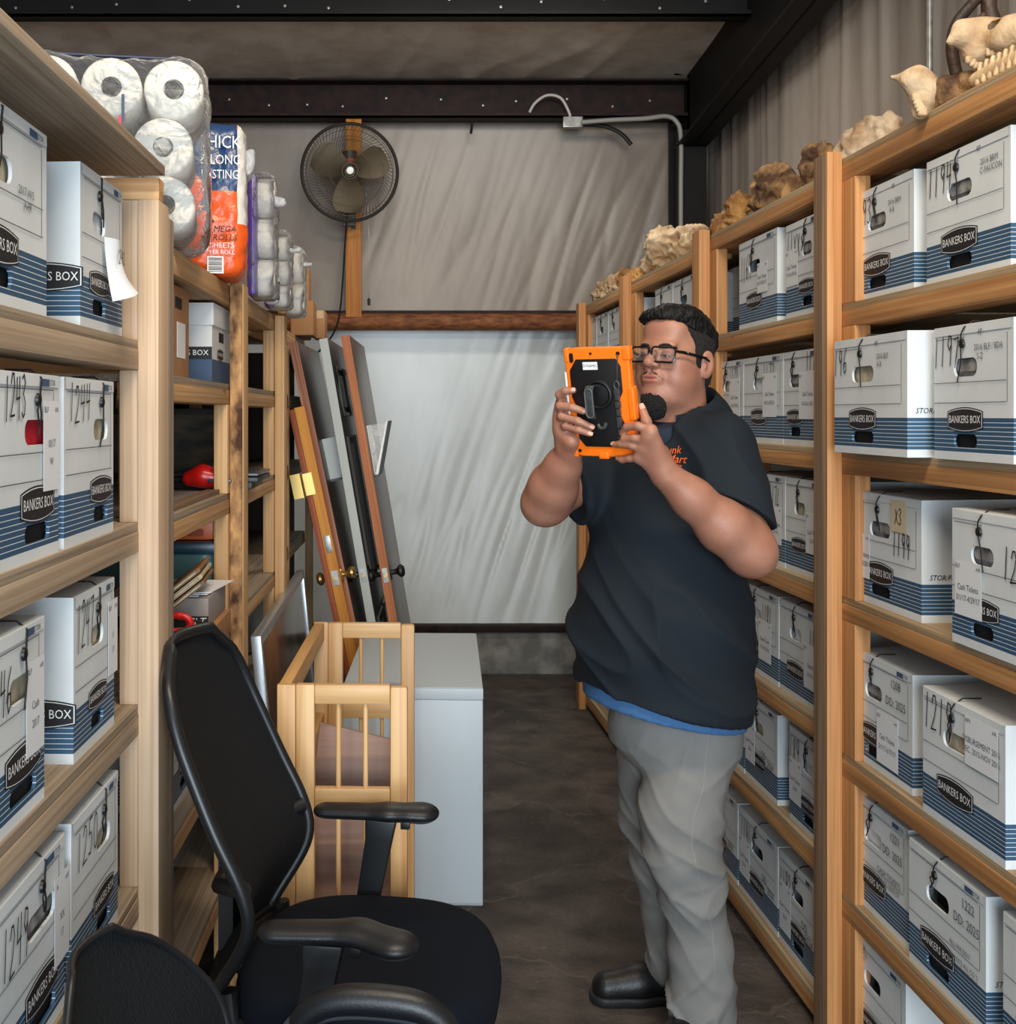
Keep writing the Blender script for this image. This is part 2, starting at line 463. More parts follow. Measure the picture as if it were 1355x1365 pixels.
def vinyl(name, clean, dirty, pos0, pos1, rough):
    m = mat(name, clean, rough)
    nt = m.node_tree; b = nt.nodes['Principled BSDF']
    tc = nt.nodes.new('ShaderNodeTexCoord'); mp = nt.nodes.new('ShaderNodeMapping'); mp.inputs['Scale'].default_value = (1.6, 1.6, .7)
    n = nt.nodes.new('ShaderNodeTexNoise'); n.inputs['Scale'].default_value = 2.2; n.inputs['Detail'].default_value = 8; n.inputs['Roughness'].default_value = .65
    r = nt.nodes.new('ShaderNodeValToRGB'); r.color_ramp.elements[0].position = pos0; r.color_ramp.elements[1].position = pos1
    r.color_ramp.elements[0].color = dirty; r.color_ramp.elements[1].color = clean
    nt.links.new(tc.outputs['Object'], mp.inputs[0]); nt.links.new(mp.outputs[0], n.inputs['Vector'])
    nt.links.new(n.outputs[0], r.inputs[0]); nt.links.new(r.outputs[0], b.inputs['Base Color'])
    return m
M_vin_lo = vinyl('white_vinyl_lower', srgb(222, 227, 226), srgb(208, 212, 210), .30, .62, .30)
M_vin_up = vinyl('dimmed_brown_vinyl_upper', srgb(148, 136, 124), srgb(128, 115, 104), .30, .62, .36)  # brown discolouring, darkened further to put the dimmer upper light into the colour
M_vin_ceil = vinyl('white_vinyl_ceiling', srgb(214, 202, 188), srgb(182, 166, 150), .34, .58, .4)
M_vin_side = vinyl('grey_vinyl_side', srgb(158, 149, 141), srgb(142, 132, 124), .30, .60, .45)

YB = 7.19
# floor
MB().box((-2.3, -3.0, -0.2), (2.1, YB + .25, 0.0)).build('floor', M_floor)['kind'] = 'structure'
# fine cracks and scuffs painted by wear on the slab
# curb under the back wall
tag(MB().box((-2.3, YB - .02, 0.0), (2.1, YB + .25, .262)).build('baseboard_back', M_curb, bevel=.006), kind='structure')
tag(MB().box((-2.3, YB - .05, .262), (2.1, YB + .06, .305)).build('trim_1', M_steel, bevel=.003), kind='structure')

def fabric_grid(name, p0, u, v, nu, nv, disp, mats, mi=None):
    p0 = Vector(p0); u = Vector(u); v = Vector(v); n = u.cross(v).normalized()
    vs = []; fs = []
    for j in range(nv + 1):
        for i in range(nu + 1):
            a, b_ = i/nu, j/nv; p = p0 + u*a + v*b_
            vs.append(p + n*disp(p, a, b_))
    for j in range(nv):
        for i in range(nu):
            k = j*(nu+1)+i; fs.append((k, k+1, k+nu+2, k+nu+1))
    mis = None
    if mi: mis = [mi(j/nv) for j in range(nv) for i in range(nu)]
    o = raw_mesh(name, [tuple(q) for q in vs], fs, mats, mi=mis)
    return tag(o, kind='structure')

def back_disp(p, a, b):
    x, z = p.x, p.z
    q = x*1.0 - z*0.34
    r1 = 1 - abs(nz((q*5.2, 0.3, z*.55)))*2.0
    r2 = 1 - abs(nz((q*12.0, 4.1, z*1.1)))*2.0
    am = max(.05, min(1, .30 + 1.5*nz((x*.9, 7.7, z*.7))))
    am *= (1.15 - .9*min(1, max(0, (z-2.2)/1.1))) if z > 2.16 else (.35 + .65*min(1, max(0, (z-.5)/.7)))
    d = .016*max(0, r1)**3*am + .007*max(0, r2)**3*am + .02*nz((x*1.2, 2.2, z*1.0))
    if z > 2.16:
        t = (z-2.2)/1.2
        d += .03*math.sin(math.pi*min(1, max(0, t)))
    else:
        t = (z-.3)/1.85
        d += .035*math.sin(math.pi*min(1, max(0, t)))
    return d + .004
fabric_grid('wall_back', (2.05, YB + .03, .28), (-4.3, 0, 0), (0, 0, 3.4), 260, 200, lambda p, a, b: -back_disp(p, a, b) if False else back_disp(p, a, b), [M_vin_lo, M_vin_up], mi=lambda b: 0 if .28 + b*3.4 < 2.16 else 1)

def ceil_disp(p, a, b):
    x, y = p.x, p.y
    r = 1 - abs(nz((x*2.6 + y*.5, .7, y*.8)))*2
    return -.02*max(0, r)**3 - .03*nz((x*.8, 5, y*.8)) - .03*math.sin(math.pi*(((y-5.7) / 1.4) % 1.0))
def ceil_z(y): return 3.635 + (7.05 - y)/12.0
fabric_grid('ceiling', (-2.3, YB + .1, ceil_z(YB + .1)), (4.4, 0, 0), (0, -(YB + 1.0), (YB + 1.0)/12.0), 160, 160, lambda p, a, b: -ceil_disp(p, a, b), [M_vin_ceil])

def side_disp(p, a, b):
    y, z = p.y, p.z
    r = 1 - abs(nz((y*4.5, .2, z*.12)))*2
    r2 = 1 - abs(nz((y*11, 3.2, z*.2)))*2
    return .02*max(0, r)**2 + .008*max(0, r2)**2
fabric_grid('wall_right', (1.90, YB + .1, 0.0), (0, -(YB + 1.0), 0), (0, 0, 4.2), 300, 30, lambda p, a, b: -side_disp(p, a, b) if False else side_disp(p, a, b), [M_vin_side])
tag(MB().box((-2.32, -1.0, 0), (-2.22, YB + .1, 4.2)).build('wall_left', M_vin_side), kind='structure')

# eave beam and girt on the back wall, one roof purlin
def z_purlin(name, y, z0, z1, m, fl=.07):
    mb = MB()
    mb.box((-2.3, y, z0), (1.72, y + .012, z1))
    mb.box((-2.3, y - fl, z1 - .012), (1.72, y + .012, z1))
    mb.box((-2.3, y - fl, z0), (1.72, y + .012, z0 + .012))
    mb.box((-2.3, y - fl, z0), (1.72, y - fl + .008, z0 + .03))
    rr = random.Random(4)
    for i in range(14):
        x = -1.9 + i*.26 + rr.uniform(-.06, .06)
        mb.lathe([(0.0, .004), (.007, .003), (.008, 0)], 8, 1, Matrix.Translation((x, y - .001, (z0+z1)/2 + rr.uniform(-.03, .03))) @ Matrix.Rotation(math.radians(90), 4, 'X'))
    return tag(mb.build(name, [m, M_galv]), kind='structure')
z_purlin('trim_2', 7.08, 3.385, 3.62, M_steel, .10)
z_purlin('trim_3', 5.77, 3.555, 3.73, M_black_steel)
z_purlin('trim_4', 4.3, 3.67, 3.84, M_black_steel)
tag(MB().tube([(-2.3, 7.06, 2.165), (1.7, 7.06, 2.165)], .053, 16).box((-2.3, 7.04, 2.215), (1.7, 7.20, 2.232), 1).build('trim_5', [M_rust, M_steel], smooth=True, angle=50), kind='structure')

# tapered steel column and roof rafter in the right corner
mb = MB()
mb.box((1.62, 6.93, 0), (1.80, 6.945, 3.3)); mb.box((1.62, 7.13, 0), (1.80, 7.145, 3.6)); mb.box((1.70, 6.94, 0), (1.715, 7.14, 3.6))
yA, yB = 7.0, 2.2
def rz(y): return 3.20 + (6.9 - y)*.060
for x0, x1, e0, e1 in ((1.62, 1.80, 0, .014), (1.70, 1.715, 0, None), (1.62, 1.80, None, -.002)):
    vs = []
    for y in (yA, yB):
        zb = rz(y); zt = ceil_z(y) + .02
        lo = zb if e0 is not None else zt - .014
        hi = zb + e1 if (e1 is not None and e0 is not None) else zt
        vs += [(x0, y, lo), (x1, y, lo), (x1, y, hi), (x0, y, hi)]
    mb.add(vs, [(0,1,2,3),(7,6,5,4),(0,4,5,1),(1,5,6,2),(2,6,7,3),(3,7,4,0)])
tag(mb.build('trim_6', M_black_steel), kind='structure')
# thin conduit standing against the right wall
tag(MB().tube([(1.86, 4.12, 2.0), (1.86, 4.12, 3.9)], .011, 10).build('wall_conduit', M_galv, smooth=True), 'thin grey upright conduit on the right wall above the wooden rack', 'conduit')

# ------------------------------------------------------------------ wooden racks
WR_L, WR_D = srgb(204, 152, 96), srgb(164, 114, 68)
M_rail_r = wood('orange_pine_rail', WR_L, WR_D, 'Y')
M_post_r = wood('orange_pine_post', srgb(204, 148, 92), srgb(170, 114, 64), 'Z', fine=110)
M_ply_r = wood('plywood_edge_right', srgb(190, 168, 134), srgb(146, 120, 88), 'Y', knots=False, fine=130)
M_rail_l = wood('pale_pine_rail', srgb(184, 164, 140), srgb(158, 136, 112), 'Y', fine=110)
M_post_l = wood('pale_pine_post', srgb(208, 180, 150), srgb(188, 158, 128), 'Z', fine=130)
M_ply_l = wood('plywood_sheet_left', srgb(168, 152, 132), srgb(134, 118, 98), 'Y', knots=False, fine=130)
M_rail_b = wood('tan_pine_rail', srgb(206, 166, 118), srgb(178, 134, 88), 'Y', fine=110)
M_post_b = wood('tan_pine_post', srgb(214, 174, 124), srgb(186, 142, 94), 'Z', fine=110)
M_dark_face = wood('grey_brown_face', srgb(168, 134, 100), srgb(112, 90, 72), 'Z', fine=90)
M_grey_post = wood('grey_weathered_post', srgb(168, 150, 132), srgb(120, 104, 88), 'Z')
M_bark = mat('bark_wane', srgb(196, 150, 100), 0.85, bump=0.9, bscale=60, vary=0.8, vscale=24, col2=srgb(70, 42, 24), stretch=(1, 1, .5))

class Rack:
    def __init__(s, name, x0, slope, sg, label, cat):
        s.a = x0; s.k = slope; s.sg = sg; s.t = -math.atan(slope)
        s.o = empty(name, (x0, 0, 0), s.t, label, cat)
        s.M = Matrix.Translation((x0, 0, 0)) @ Matrix.Rotation(s.t, 4, 'Z')
    def bx(s, name, d0, d1, s0, s1, z0, z1, m, bevel=.0025):
        # each stick keeps its own origin so the grain differs from stick to stick
        x0, x1 = sorted((s.sg*d0, s.sg*d1)); c = ((x0+x1)/2, (s0+s1)/2, (z0+z1)/2)
        o = MB().box((x0-c[0], s0-c[1], z0-c[2]), (x1-c[0], s1-c[1], z1-c[2])).build(name, m, s.o, bevel=bevel)
        o.location = c
        return o
    def s_at(s, px, d):
        """depth along the rack where the photo column px meets the plane d into the rack (local coords)"""
        # world ray: X = u*Y ; local x = cos t*(X-a) + sin t*Y ; local y = -sin t*(X-a)+cos t*Y
        u = (px - CX)/F; c, n = math.cos(s.t), math.sin(s.t)
        Y = (s.sg*d + c*s.a)/(c*u + n)
        X = u*Y
        return -n*(X - s.a) + c*Y
    def world(s, sv, d, z): return s.M @ Vector((s.sg*d, sv, z))

RR = Rack('storage_rack', 1.1085, -.0258, 1, 'orange pine storage rack along the right wall full of file boxes', 'rack')
RL = Rack('storage_rack', -.4986, .0148, -1, 'pale pine storage rack along the left side behind the office chair', 'rack')

R_LV1 = [.030, .372, .716, 1.099, 1.456, 1.815, 2.172]
R_LV2 = [.030, .410, .755, 1.106, 1.459, 1.812, 2.158]
R_LV3 = [.030, .410, .755, 1.106, 1.459, 1.800, 2.140]
TH = .056
rposts = [1.62, 2.85, 3.977, 5.19, 6.316]
bays = [(1.0, 2.895, R_LV1), (2.895, 4.02, R_LV2), (4.02, 5.235, R_LV3), (5.235, 6.36, R_LV3)]
for (s0, s1, lv) in bays:
    for z in lv:
        RR.bx('shelf_rail', .038, .127, s0 + .001, s1 - .001, z, z + .040, M_rail_r)
        RR.bx('shelf_panel', .0395, .62, s0 + .001, s1 - .001, z + .040, z + TH, M_ply_r, bevel=.001)
        RR.bx('shelf_rail', .53, .62, s0 + .001, s1 - .001, z, z + .040, M_rail_r)
for i, s0 in enumerate(rposts[1:]):
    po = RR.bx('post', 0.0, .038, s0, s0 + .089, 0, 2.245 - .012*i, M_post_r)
    if i == 0:                                      # the aisle face of the nearest post has a darker, greyer brown
        po.data.materials.append(M_dark_face)
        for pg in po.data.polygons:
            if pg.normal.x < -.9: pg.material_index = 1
    lv = bays[min(i, 3)][2]
    RR.bx('post', .62, .658, s0, s0 + .089, 0, 2.2, M_post_r)
    for k in range(len(lv) - 1):
        RR.bx('cleat', .038, .076, s0 - .074, s0 + .04, lv[k] + TH, lv[k+1], M_post_r)
RR.bx('post', 0.0, .038, 1.0, 1.089, 0, 2.245, M_post_r)

L_LV1 = [.300, .648, .994, 1.340, 1.685]
for z in L_LV1:
    RL.bx('shelf_rail', .038, .127, .9, 2.27, z, z + .040, M_rail_l)
    RL.bx('shelf_panel', .0395, .60, .9, 2.27, z + .040, z + TH, M_ply_l, bevel=.001)
RL.bx('top_panel', -.012, .62, .9, 2.20, 2.052, 2.070, M_ply_l, bevel=.001)
RL.bx('top_rail', .0, .60, 2.203, 2.245, 2.008, 2.050, wood('tan_rail_x', srgb(222, 176, 120), srgb(180, 130, 84), 'X'))
RL.bx('post', .0, .040, 2.20, 2.290, 0, 2.008, M_post_l)
RL.bx('post', .002, .042, 2.291, 2.345, 0, 1.99, M_grey_post)
lv = [0] + L_LV1 + [2.008]
for k in range(len(lv) - 1):
    RL.bx('cleat', .0405, .076, 2.205, 2.29, lv[k] + (TH if k else 0), lv[k+1], M_post_l)
RL.bx('post', .56, .60, 2.20, 2.29, 0, 2.0, M_post_b)
L_LV2 = [.300, .650, .985, 1.330, 1.628]
for (s0, s1) in ((2.35, 3.20), (3.20, 4.245)):
    for z in L_LV2 + [1.900]:
        RL.bx('shelf_rail', .030, .119, s0, s1 - .001, z, z + .040, M_rail_b)
        RL.bx('shelf_panel', .0315, .60, s0, s1 - .001, z + .040, z + TH, M_ply_l if z != 1.9 else M_rail_b, bevel=.001)
for z in L_LV2 + [1.900]:                     # the last bay stands a little further back
    RL.bx('shelf_rail', .068, .157, 4.246, 5.62, z, z + .040, M_rail_b)
    RL.bx('shelf_panel', .0695, .60, 4.246, 5.62, z + .040, z + TH, M_ply_l if z != 1.9 else M_rail_b, bevel=.001)
RL.bx('shade_backing', .602, .610, 2.30, 5.62, .02, 1.90, mat('rack_shade_dark', srgb(58, 48, 40), .8), bevel=0)  # added dark sheet standing in for the shade behind the shelves
RL.bx('end_panel', .12, .60, 5.622, 5.63, .02, 1.90, mat('rack_shade_dark', srgb(58, 48, 40), .8), bevel=0)  # added dark sheet standing in for shade at the rack's far end
RL.bx('post', .066, .104, 4.93, 4.968, 0, 1.9, M_post_b)
RL.bx('post', .03, .0655, 5.60, 5.64, 0, 1.9, M_post_b)
for i, s0 in enumerate((3.18, 4.155)):
    if i == 0:
        RL.bx('post', -.006, .028, s0, s0 + .012, 0, 1.96, M_bark, bevel=.004)
        RL.bx('post', -.008, .026, s0 + .0125, s0 + .10, 0, 1.96, M_post_b)
    else:
        RL.bx('post', -.006, .028, s0, s0 + .089, 0, 1.955, M_post_b)
    lv = [0] + L_LV2 + [1.90]
    for k in range(len(lv) - (2 if i == 0 else 1)):
        RL.bx('cleat', .0285, .066, s0 - .03, s0 + .04, lv[k] + (TH if k else 0), lv[k+1], M_post_b)
    RL.bx('post', .56, .60, s0, s0 + .089, 0, 1.9, M_post_b)
    RL.bx('post', .30, .34, s0 + .02, s0 + .06, 0, 1.9, M_post_b)
# ------------------------------------------------------------------ file boxes
def card_material():
    m = bpy.data.materials.new('file_box_card'); m.use_nodes = True
    nt = m.node_tree; b = nt.nodes['Principled BSDF']; b.inputs['Roughness'].default_value = .55
    tc = nt.nodes.new('ShaderNodeTexCoord'); sx = nt.nodes.new('ShaderNodeSeparateXYZ')
    nt.links.new(tc.outputs['Object'], sx.inputs[0])
    def math_(op, a, bb, c=None):
        n = nt.nodes.new('ShaderNodeMath'); n.operation = op
        for i, q in enumerate((a, bb) if c is None else (a, bb, c)):
            if isinstance(q, (int, float)): n.inputs[i].default_value = q
            else: nt.links.new(q, n.inputs[i])
        return n.outputs[0]
    z = sx.outputs['Z']
    band = math_('MULTIPLY', math_('GREATER_THAN', z, .0165), math_('LESS_THAN', z, .082))
    ph = math_('FRACT', math_('DIVIDE', math_('SUBTRACT', z, .0165), .0082), 0)
    line = math_('MULTIPLY', math_('GREATER_THAN', ph, .87), math_('LESS_THAN', z, .079))
    blue = math_('MULTIPLY', band, math_('SUBTRACT', 1, line))
    n = nt.nodes.new('ShaderNodeTexNoise'); n.inputs['Scale'].default_value = 5; n.inputs['Detail'].default_value = 5
    nt.links.new(tc.outputs['Object'], n.inputs['Vector'])
    r = nt.nodes.new('ShaderNodeValToRGB'); r.color_ramp.elements[0].position = .3; r.color_ramp.elements[1].position = .6
    r.color_ramp.elements[0].color = srgb(203, 209, 211); r.color_ramp.elements[1].color = srgb(218, 224, 226)
    nt.links.new(n.outputs[0], r.inputs[0])
    mx = nt.nodes.new('ShaderNodeMix'); mx.data_type = 'RGBA'
    nt.links.new(blue, mx.inputs[0]); nt.links.new(r.outputs[0], mx.inputs[6]); mx.inputs[7].default_value = srgb(46, 82, 112)
    nt.links.new(mx.outputs[2], b.inputs['Base Color'])
    return m
M_card = card_material()
M_ink = mat('black_ink', srgb(24, 24, 28), .6)
M_print = mat('printed_line', srgb(84, 88, 96), .6)
M_bluep = mat('blue_print', srgb(60, 84, 116), .6)
M_white = mat('white_print', srgb(232, 234, 234), .5)
M_paper = mat('label_paper', srgb(226, 230, 234), .5)
M_tanp = mat('tan_label', srgb(206, 192, 158), .6)
M_dark = mat('dark_inside', srgb(20, 19, 20), .9)
M_manila = mat('manila_folders', srgb(206, 196, 168), .7, vary=.5, vscale=40, stretch=(1, 1, 1))
M_greyf = mat('grey_folders', srgb(150, 150, 148), .7, vary=.6, vscale=30, col2=srgb(66, 66, 70))
M_red = mat('red_folder', srgb(196, 22, 44), .5)
CONT = {'dark': M_dark, 'manila': M_manila, 'grey': M_greyf, 'red': M_red, 'white': M_paper}

def slot(cx, cz, w, h, n=4):
    r = h*.45; pts = []
    for (sx, sz, a0) in ((1, 1, 0), (-1, 1, 90), (-1, -1, 180), (1, -1, 270)):
        for k in range(n+1):
            a = math.radians(a0 + 90*k/n); pts.append((cx + sx*(w/2-r) + r*math.cos(a), cz + sz*(h/2-r) + r*math.sin(a)))
    return pts

_front_cache = {}
def box_body(root, w, h, d, holes, lines, rnd):
    bm = bmesh.new()
    loops = [[(0, 0), (w, 0), (w, h), (0, h)]] + holes
    edges = []; hv = []
    for L in loops:
        vs = [bm.verts.new((p[0], 0, p[1])) for p in L]; hv.append(vs)
        for i in range(len(vs)): edges.append(bm.edges.new((vs[i], vs[(i+1) % len(vs)])))
    bmesh.ops.triangle_fill(bm, use_beauty=True, use_dissolve=False, edges=edges, normal=(0, -1, 0))
    for vs, L in zip(hv[1:], loops[1:]):
        b = [bm.verts.new((p[0], .005, p[1])) for p in L]
        for i in range(len(vs)):
            j = (i+1) % len(vs); bm.faces.new((vs[i], vs[j], b[j], b[i]))
    o = hv[0]; dz = rnd.uniform(-.004, .004); skew = rnd.uniform(-.006, .006)
    bk = [bm.verts.new((p[0] + skew, d, p[1] + (dz if p[1] > 0 else 0))) for p in loops[0]]
    for i in range(4):
        j = (i+1) % 4
        bm.faces.new((o[i], bk[i], bk[j], o[j]))
    bm.faces.new(bk)
    # closing flap lying over the top edge and the folded side seams
    f = rnd.uniform(.002, .006)
    t = [bm.verts.new(p) for p in ((.004, -.0018, h-.001), (w-.004, -.0018, h-.001), (w-.004, .15, h+f), (.004, .15, h+f), (.004, -.0018, h-.018), (w-.004, -.0018, h-.018))]
    bm.faces.new((t[0], t[1], t[2], t[3])); bm.faces.new((t[4], t[5], t[1], t[0]))
    bmesh.ops.recalc_face_normals(bm, faces=bm.faces)
    me = bpy.data.meshes.new('carton'); bm.to_mesh(me); bm.free()
    n0 = len(me.polygons)
    mb = MB()
    mb.v = [tuple(v.co) for v in me.vertices]; mb.f = [list(p.vertices) for p in me.polygons]; mb.m = [0]*n0
    for (x0, z0, x1, z1) in lines:
        t2 = .0007
        if abs(z1-z0) < 1e-6: q = [(x0, -.0023, z0-t2), (x1, -.0023, z0-t2), (x1, -.0023, z0+t2), (x0, -.0023, z0+t2)]
        else: q = [(x0-t2, -.0006, z0), (x0+t2, -.0006, z0), (x0+t2, -.0006, z1), (x0-t2, -.0006, z1)]
        mb.add(q, [(0, 1, 2, 3)], 1)
    # side panel trade print: second emblem half and a registered mark on both end walls
    bpy.data.meshes.remove(me)
    me2 = bpy.data.meshes.new('carton'); me2.from_pydata(mb.v, [], mb.f)
    for m in (M_card, M_print): me2.materials.append(m)
    me2.polygons.foreach_set('material_index', mb.m)
    ob = bpy.data.objects.new('carton', me2); COL.objects.link(ob); ob.parent = root
    return ob

def emblem(root, cx, cz, w, name='emblem', x_off=None, M=None):
    h = w*.36; mb = MB()
    def barrel(k):
        a, b = w/2*k, h/2*(1 - (1-k)*2.2)
        pts = []
        for i in range(9):
            t = -1 + i/4; pts.append((cx + a*t, cz - b*(1 - .34*t*t)))
        for i in range(9):
            t = 1 - i/4; pts.append((cx + a*t, cz + b*(1 - .34*t*t)))
        return pts
    for k, y, mi in ((1.0, -.0010, 0), (.955, -.0013, 1), (.93, -.0016, 0)):
        p = barrel(k); mb.add([(q[0], y, q[1]) for q in p], [tuple(range(len(p)))], mi, M)
    add_text(mb, 'BANKERS BOX', w*.155, cx, cz, -.0021, 1, sx=.86, M=M)
    return mb.build(name, [M_ink, M_white], root)

BOXN = 0
def file_box(rack, xl, xr, z, label, num=None, npos=(.03, .70), nh=.058, ncw=.026, d=.06, cont='dark', low=True, hx=.42, paper=None,
             prints=(), w=None, h=.262, string=True, tan=None, tabprint=True, dep=.39, em=True, group=None, lowd=None, tail=0, rot=0.0, side_print=None, hole=True, lz=.30):
    global BOXN
    BOXN += 1; rnd = random.Random(100 + BOXN)
    sa, sb = rack.s_at(xl, d), rack.s_at(xr, d)
    if rack.sg > 0: s0, wid = sa, sa - sb        # left edge in view is the far one
    else: s0, wid = sa, sb - sa
    if w: wid = w
    p = rack.world(s0, d, z)
    rz = rack.t + (-math.pi/2 if rack.sg > 0 else math.pi/2)
    root = empty('file_box', p, rz + rot, label, 'file box', group)
    w = wid; holes = []
    cx = hx*w
    if hole: holes.append(slot(cx, .685*h, .30*w, .135*h))
    if low: holes.append(slot(cx, .145*h, .30*w, .10*h))
    lines = [(.012, h*.905, cx*1.02, h*.905), (.004, h*.575, w*.93, h*.575), (.004, h*.425, w*.93, h*.425), (w*.93, h*.425, w*.93, h*.905)]
    if tabprint: lines[0] = (.012, h*.915, w*.92, h*.915)
    box_body(root, w, h, dep, holes, [(a, b if abs(b-dd) > 1e-6 else b, c, dd) for (a, b, c, dd) in lines], rnd)
    # what shows through the hand holes
    if hole: MB().box((cx - .19*w, .03 if cont == 'dark' else .010, .57*h), (cx + .19*w, .034 if cont == 'dark' else .014, .80*h), 0).build('contents', CONT[cont], root)
    if low: MB().box((cx - .19*w, .012, .07*h), (cx + .19*w, .016, .23*h), 0).build('contents', CONT[lowd or 'dark'], root)
    if hole and cont == 'grey':
        pl = slot(cx, .685*h + .004, .28*w, .09*h)
        MB().add([(q[0], .004 + (q[1]-.60*h)*.03, q[1]) for q in pl], [tuple(range(len(pl)))]).build('hand_hole_flap', M_greyf, root)
    if em: emblem(root, cx, lz*h, min(.46*w, .145))
    if string:
        bx, bz = cx - .02*w, h*.86
        pts = [(cx + .02*w, .05, h + .006), (cx + .02*w, .012, h + .006), (cx + .015*w, -.004, h - .006), (cx - .004, -.006, h*.93), (bx, -.006, bz)]
        sm = MB().tube(pts, .0016, 6)
        L = [.05, .075, .03][tail % 3]; dx = rnd.uniform(-.025, .02)
        sm.tube([(bx, -.006, bz), (bx + dx*.3 + .006, -.006, bz - L*.45), (bx + dx, -.005, bz - L)], .0014, 6)
        if tail != 1: sm.tube([(bx, -.006, bz), (bx + dx*.5 - .008, -.0055, bz - L*.3), (bx + dx*.4, -.005, bz - L*.75)], .0014, 6)
        sm.build('tie_string', M_cord, root, smooth=True)
        bt = MB().lathe([(0, .006), (.004, .0055), (.0085, .004), (.0095, 0)], 14, 0, Matrix.Translation((bx, -.0022, bz)) @ Matrix.Rotation(math.radians(90), 4, 'X'))
        bt.build('tie_button', M_black, root, smooth=True)
    if tan:
        mb = MB().box((tan[0]*w, -.0030, tan[1]*h), (tan[0]*w + .075, -.0026, tan[1]*h + .07), 0)
        add_hand(mb, 'x3', tan[0]*w + .02, tan[1]*h + .016, .036, .018, -.0034, 1, .003)
        mb.build('sticker', [M_tanp, M_ink], root)
    if num:
        mb = MB(); add_hand(mb, num, npos[0]*w, npos[1]*h, nh, ncw, -.0028, 0, .0032, rnd)
        mb.build('handwritten_number', M_ink, root)
    if paper:
        px, pz, pw, ph, txts = paper
        mb = MB().box((px*w, -.0031, pz*h), (px*w + pw, -.0027, pz*h + ph), 0)
        add_text(mb, txts[0], .012, px*w + .012, pz*h + ph*.90, -.0036, 1); add_text(mb, 'A/R', .010, px*w + pw - .012, pz*h + ph*.90, -.0036, 1)
        for i, t in enumerate(txts[1:]): add_text(mb, t, .0165, px*w + pw/2, pz*h + ph*(.52 - .20*i), -.0036, 1, sx=.9)
        mb.build('paper_label', [M_paper, M_print], root)
    if prints or tabprint:
        mb = MB()
        for (t, sz, x, zz) in prints: add_text(mb, t, sz, x*w, zz*h, -.0026, 0, sx=.9)
        if tabprint:
            add_text(mb, 'STOR', .012, w*.90, h*.955, -.0025, 0, sx=.8)
        mb.build('printed_text', M_print, root)
        if tabprint:
            t_ = MB(); t_.add([(w*.76, -.0025, h*.935), (w*.86, -.0025, h*.935), (w*.86, -.0025, h*.975), (w*.76, -.0025, h*.975)], [(0, 1, 2, 3)], 0)
            t_.build('blue_tab', M_bluep, root)
    if side_print:
        # near end wall print (end wall facing the camera): local x = w for the right rack, 0 for the left one
        mb = MB()
        if rack.sg > 0:
            Mx = Matrix.Translation((w, 0, 0)) @ Matrix.Rotation(math.pi/2, 4, 'Z')
            if side_print == 'stor': add_text(mb, 'STOR/FILE', .016, .050, .096, -.0008, 0, sx=.9, M=Mx, shear=.25); mb.build('end_print', [M_ink, M_white], root)
        else:
            Mx = Matrix.Rotation(-math.pi/2, 4, 'Z')
            emblem(root, -.060, .30*h, .13, 'end_emblem', M=Mx)
    return root

ZR = [z + TH for z in R_LV1]; ZR2 = [z + TH for z in R_LV2]; ZR3 = [z + TH for z in R_LV3]
G = 'white file boxes on the racks'
CT = lambda a, b='Cash Tickets': ['BLF', b, a]
# ---- right rack, near bay
file_box(RR, 1137.5, 1219, ZR[5], 'white file box numbered 1193 on the top right shelf', '1193', cont='grey', prints=[('AP', .015, .70, .93), ('2016 BRM', .017, .72, .80), ('A-B', .017, .68, .735)], tabprint=False, group=G)
file_box(RR, 1236, 1348, ZR[5], 'white file box numbered 1194 on the top right shelf', '1194', cont='grey', tail=1, prints=[('AP', .015, .66, .93), ('2016 BRM', .017, .78, .82), ('C-PAUCON', .017, .80, .755)], tabprint=False, group=G)
file_box(RR, 1113, 1210, ZR[4], 'white file box numbered 196 sticking out past the right post', '196', npos=(.01, .70), d=-.012, cont='manila', tail=1, prints=[('AP', .015, .62, .93), ('2016 BLF', .017, .70, .82), ('A-R', .017, .66, .755)], tabprint=False, side_print='stor', group=G)
file_box(RR, 1246, 1352, ZR[4], 'white file box numbered 1197 beside box 196', '1197', npos=(.01, .70), cont='grey', d=.025, tail=1, prints=[('AP', .015, .62, .93), ('2016 BLF / BDA', .017, .72, .82), ('S-Z', .017, .62, .755)], tabprint=False, group=G)
file_box(RR, 1138, 1229, ZR[3], 'white file box numbered 1199 with a tan sticker', '1199', npos=(.62, .50), ncw=.022, nh=.052, cont='grey', tan=(.60, .70), paper=(.06, .22, .078, .105, CT('3/1/17-2/28/17')), tabprint=False, side_print='stor', group=G)
file_box(RR, 1270, 1372, ZR[3], 'white file box with a 3/1/17-4/29/17 cash label right of box 1199', '120', npos=(.70, .56), cont='grey', d=.03, tail=1, paper=(.06, .22, .100, .105, CT('3/1/17-4/29/17')), tabprint=False, group=G)
file_box(RR, 1141, 1217, ZR[2], 'white file box printed 1208 by the right post', None, cont='grey', hx=.34, paper=(.42, .10, .11, .12, CT('5/1/17-6/17/17')), prints=[('1208', .028, .74, .84), ('DD: 2025', .028, .74, .68)], tail=2, group=G)
file_box(RR, 1231, 1341, ZR[2], 'white file box with large handwritten 1219 on the right rack', '1219', nh=.072, ncw=.030, cont='manila', low=False, d=.04, paper=(.56, .58, .12, .095, ['APV', 'DISBURSEMENT 2016', 'DEC. 2015-NOV 2016']), tabprint=False, group=G)
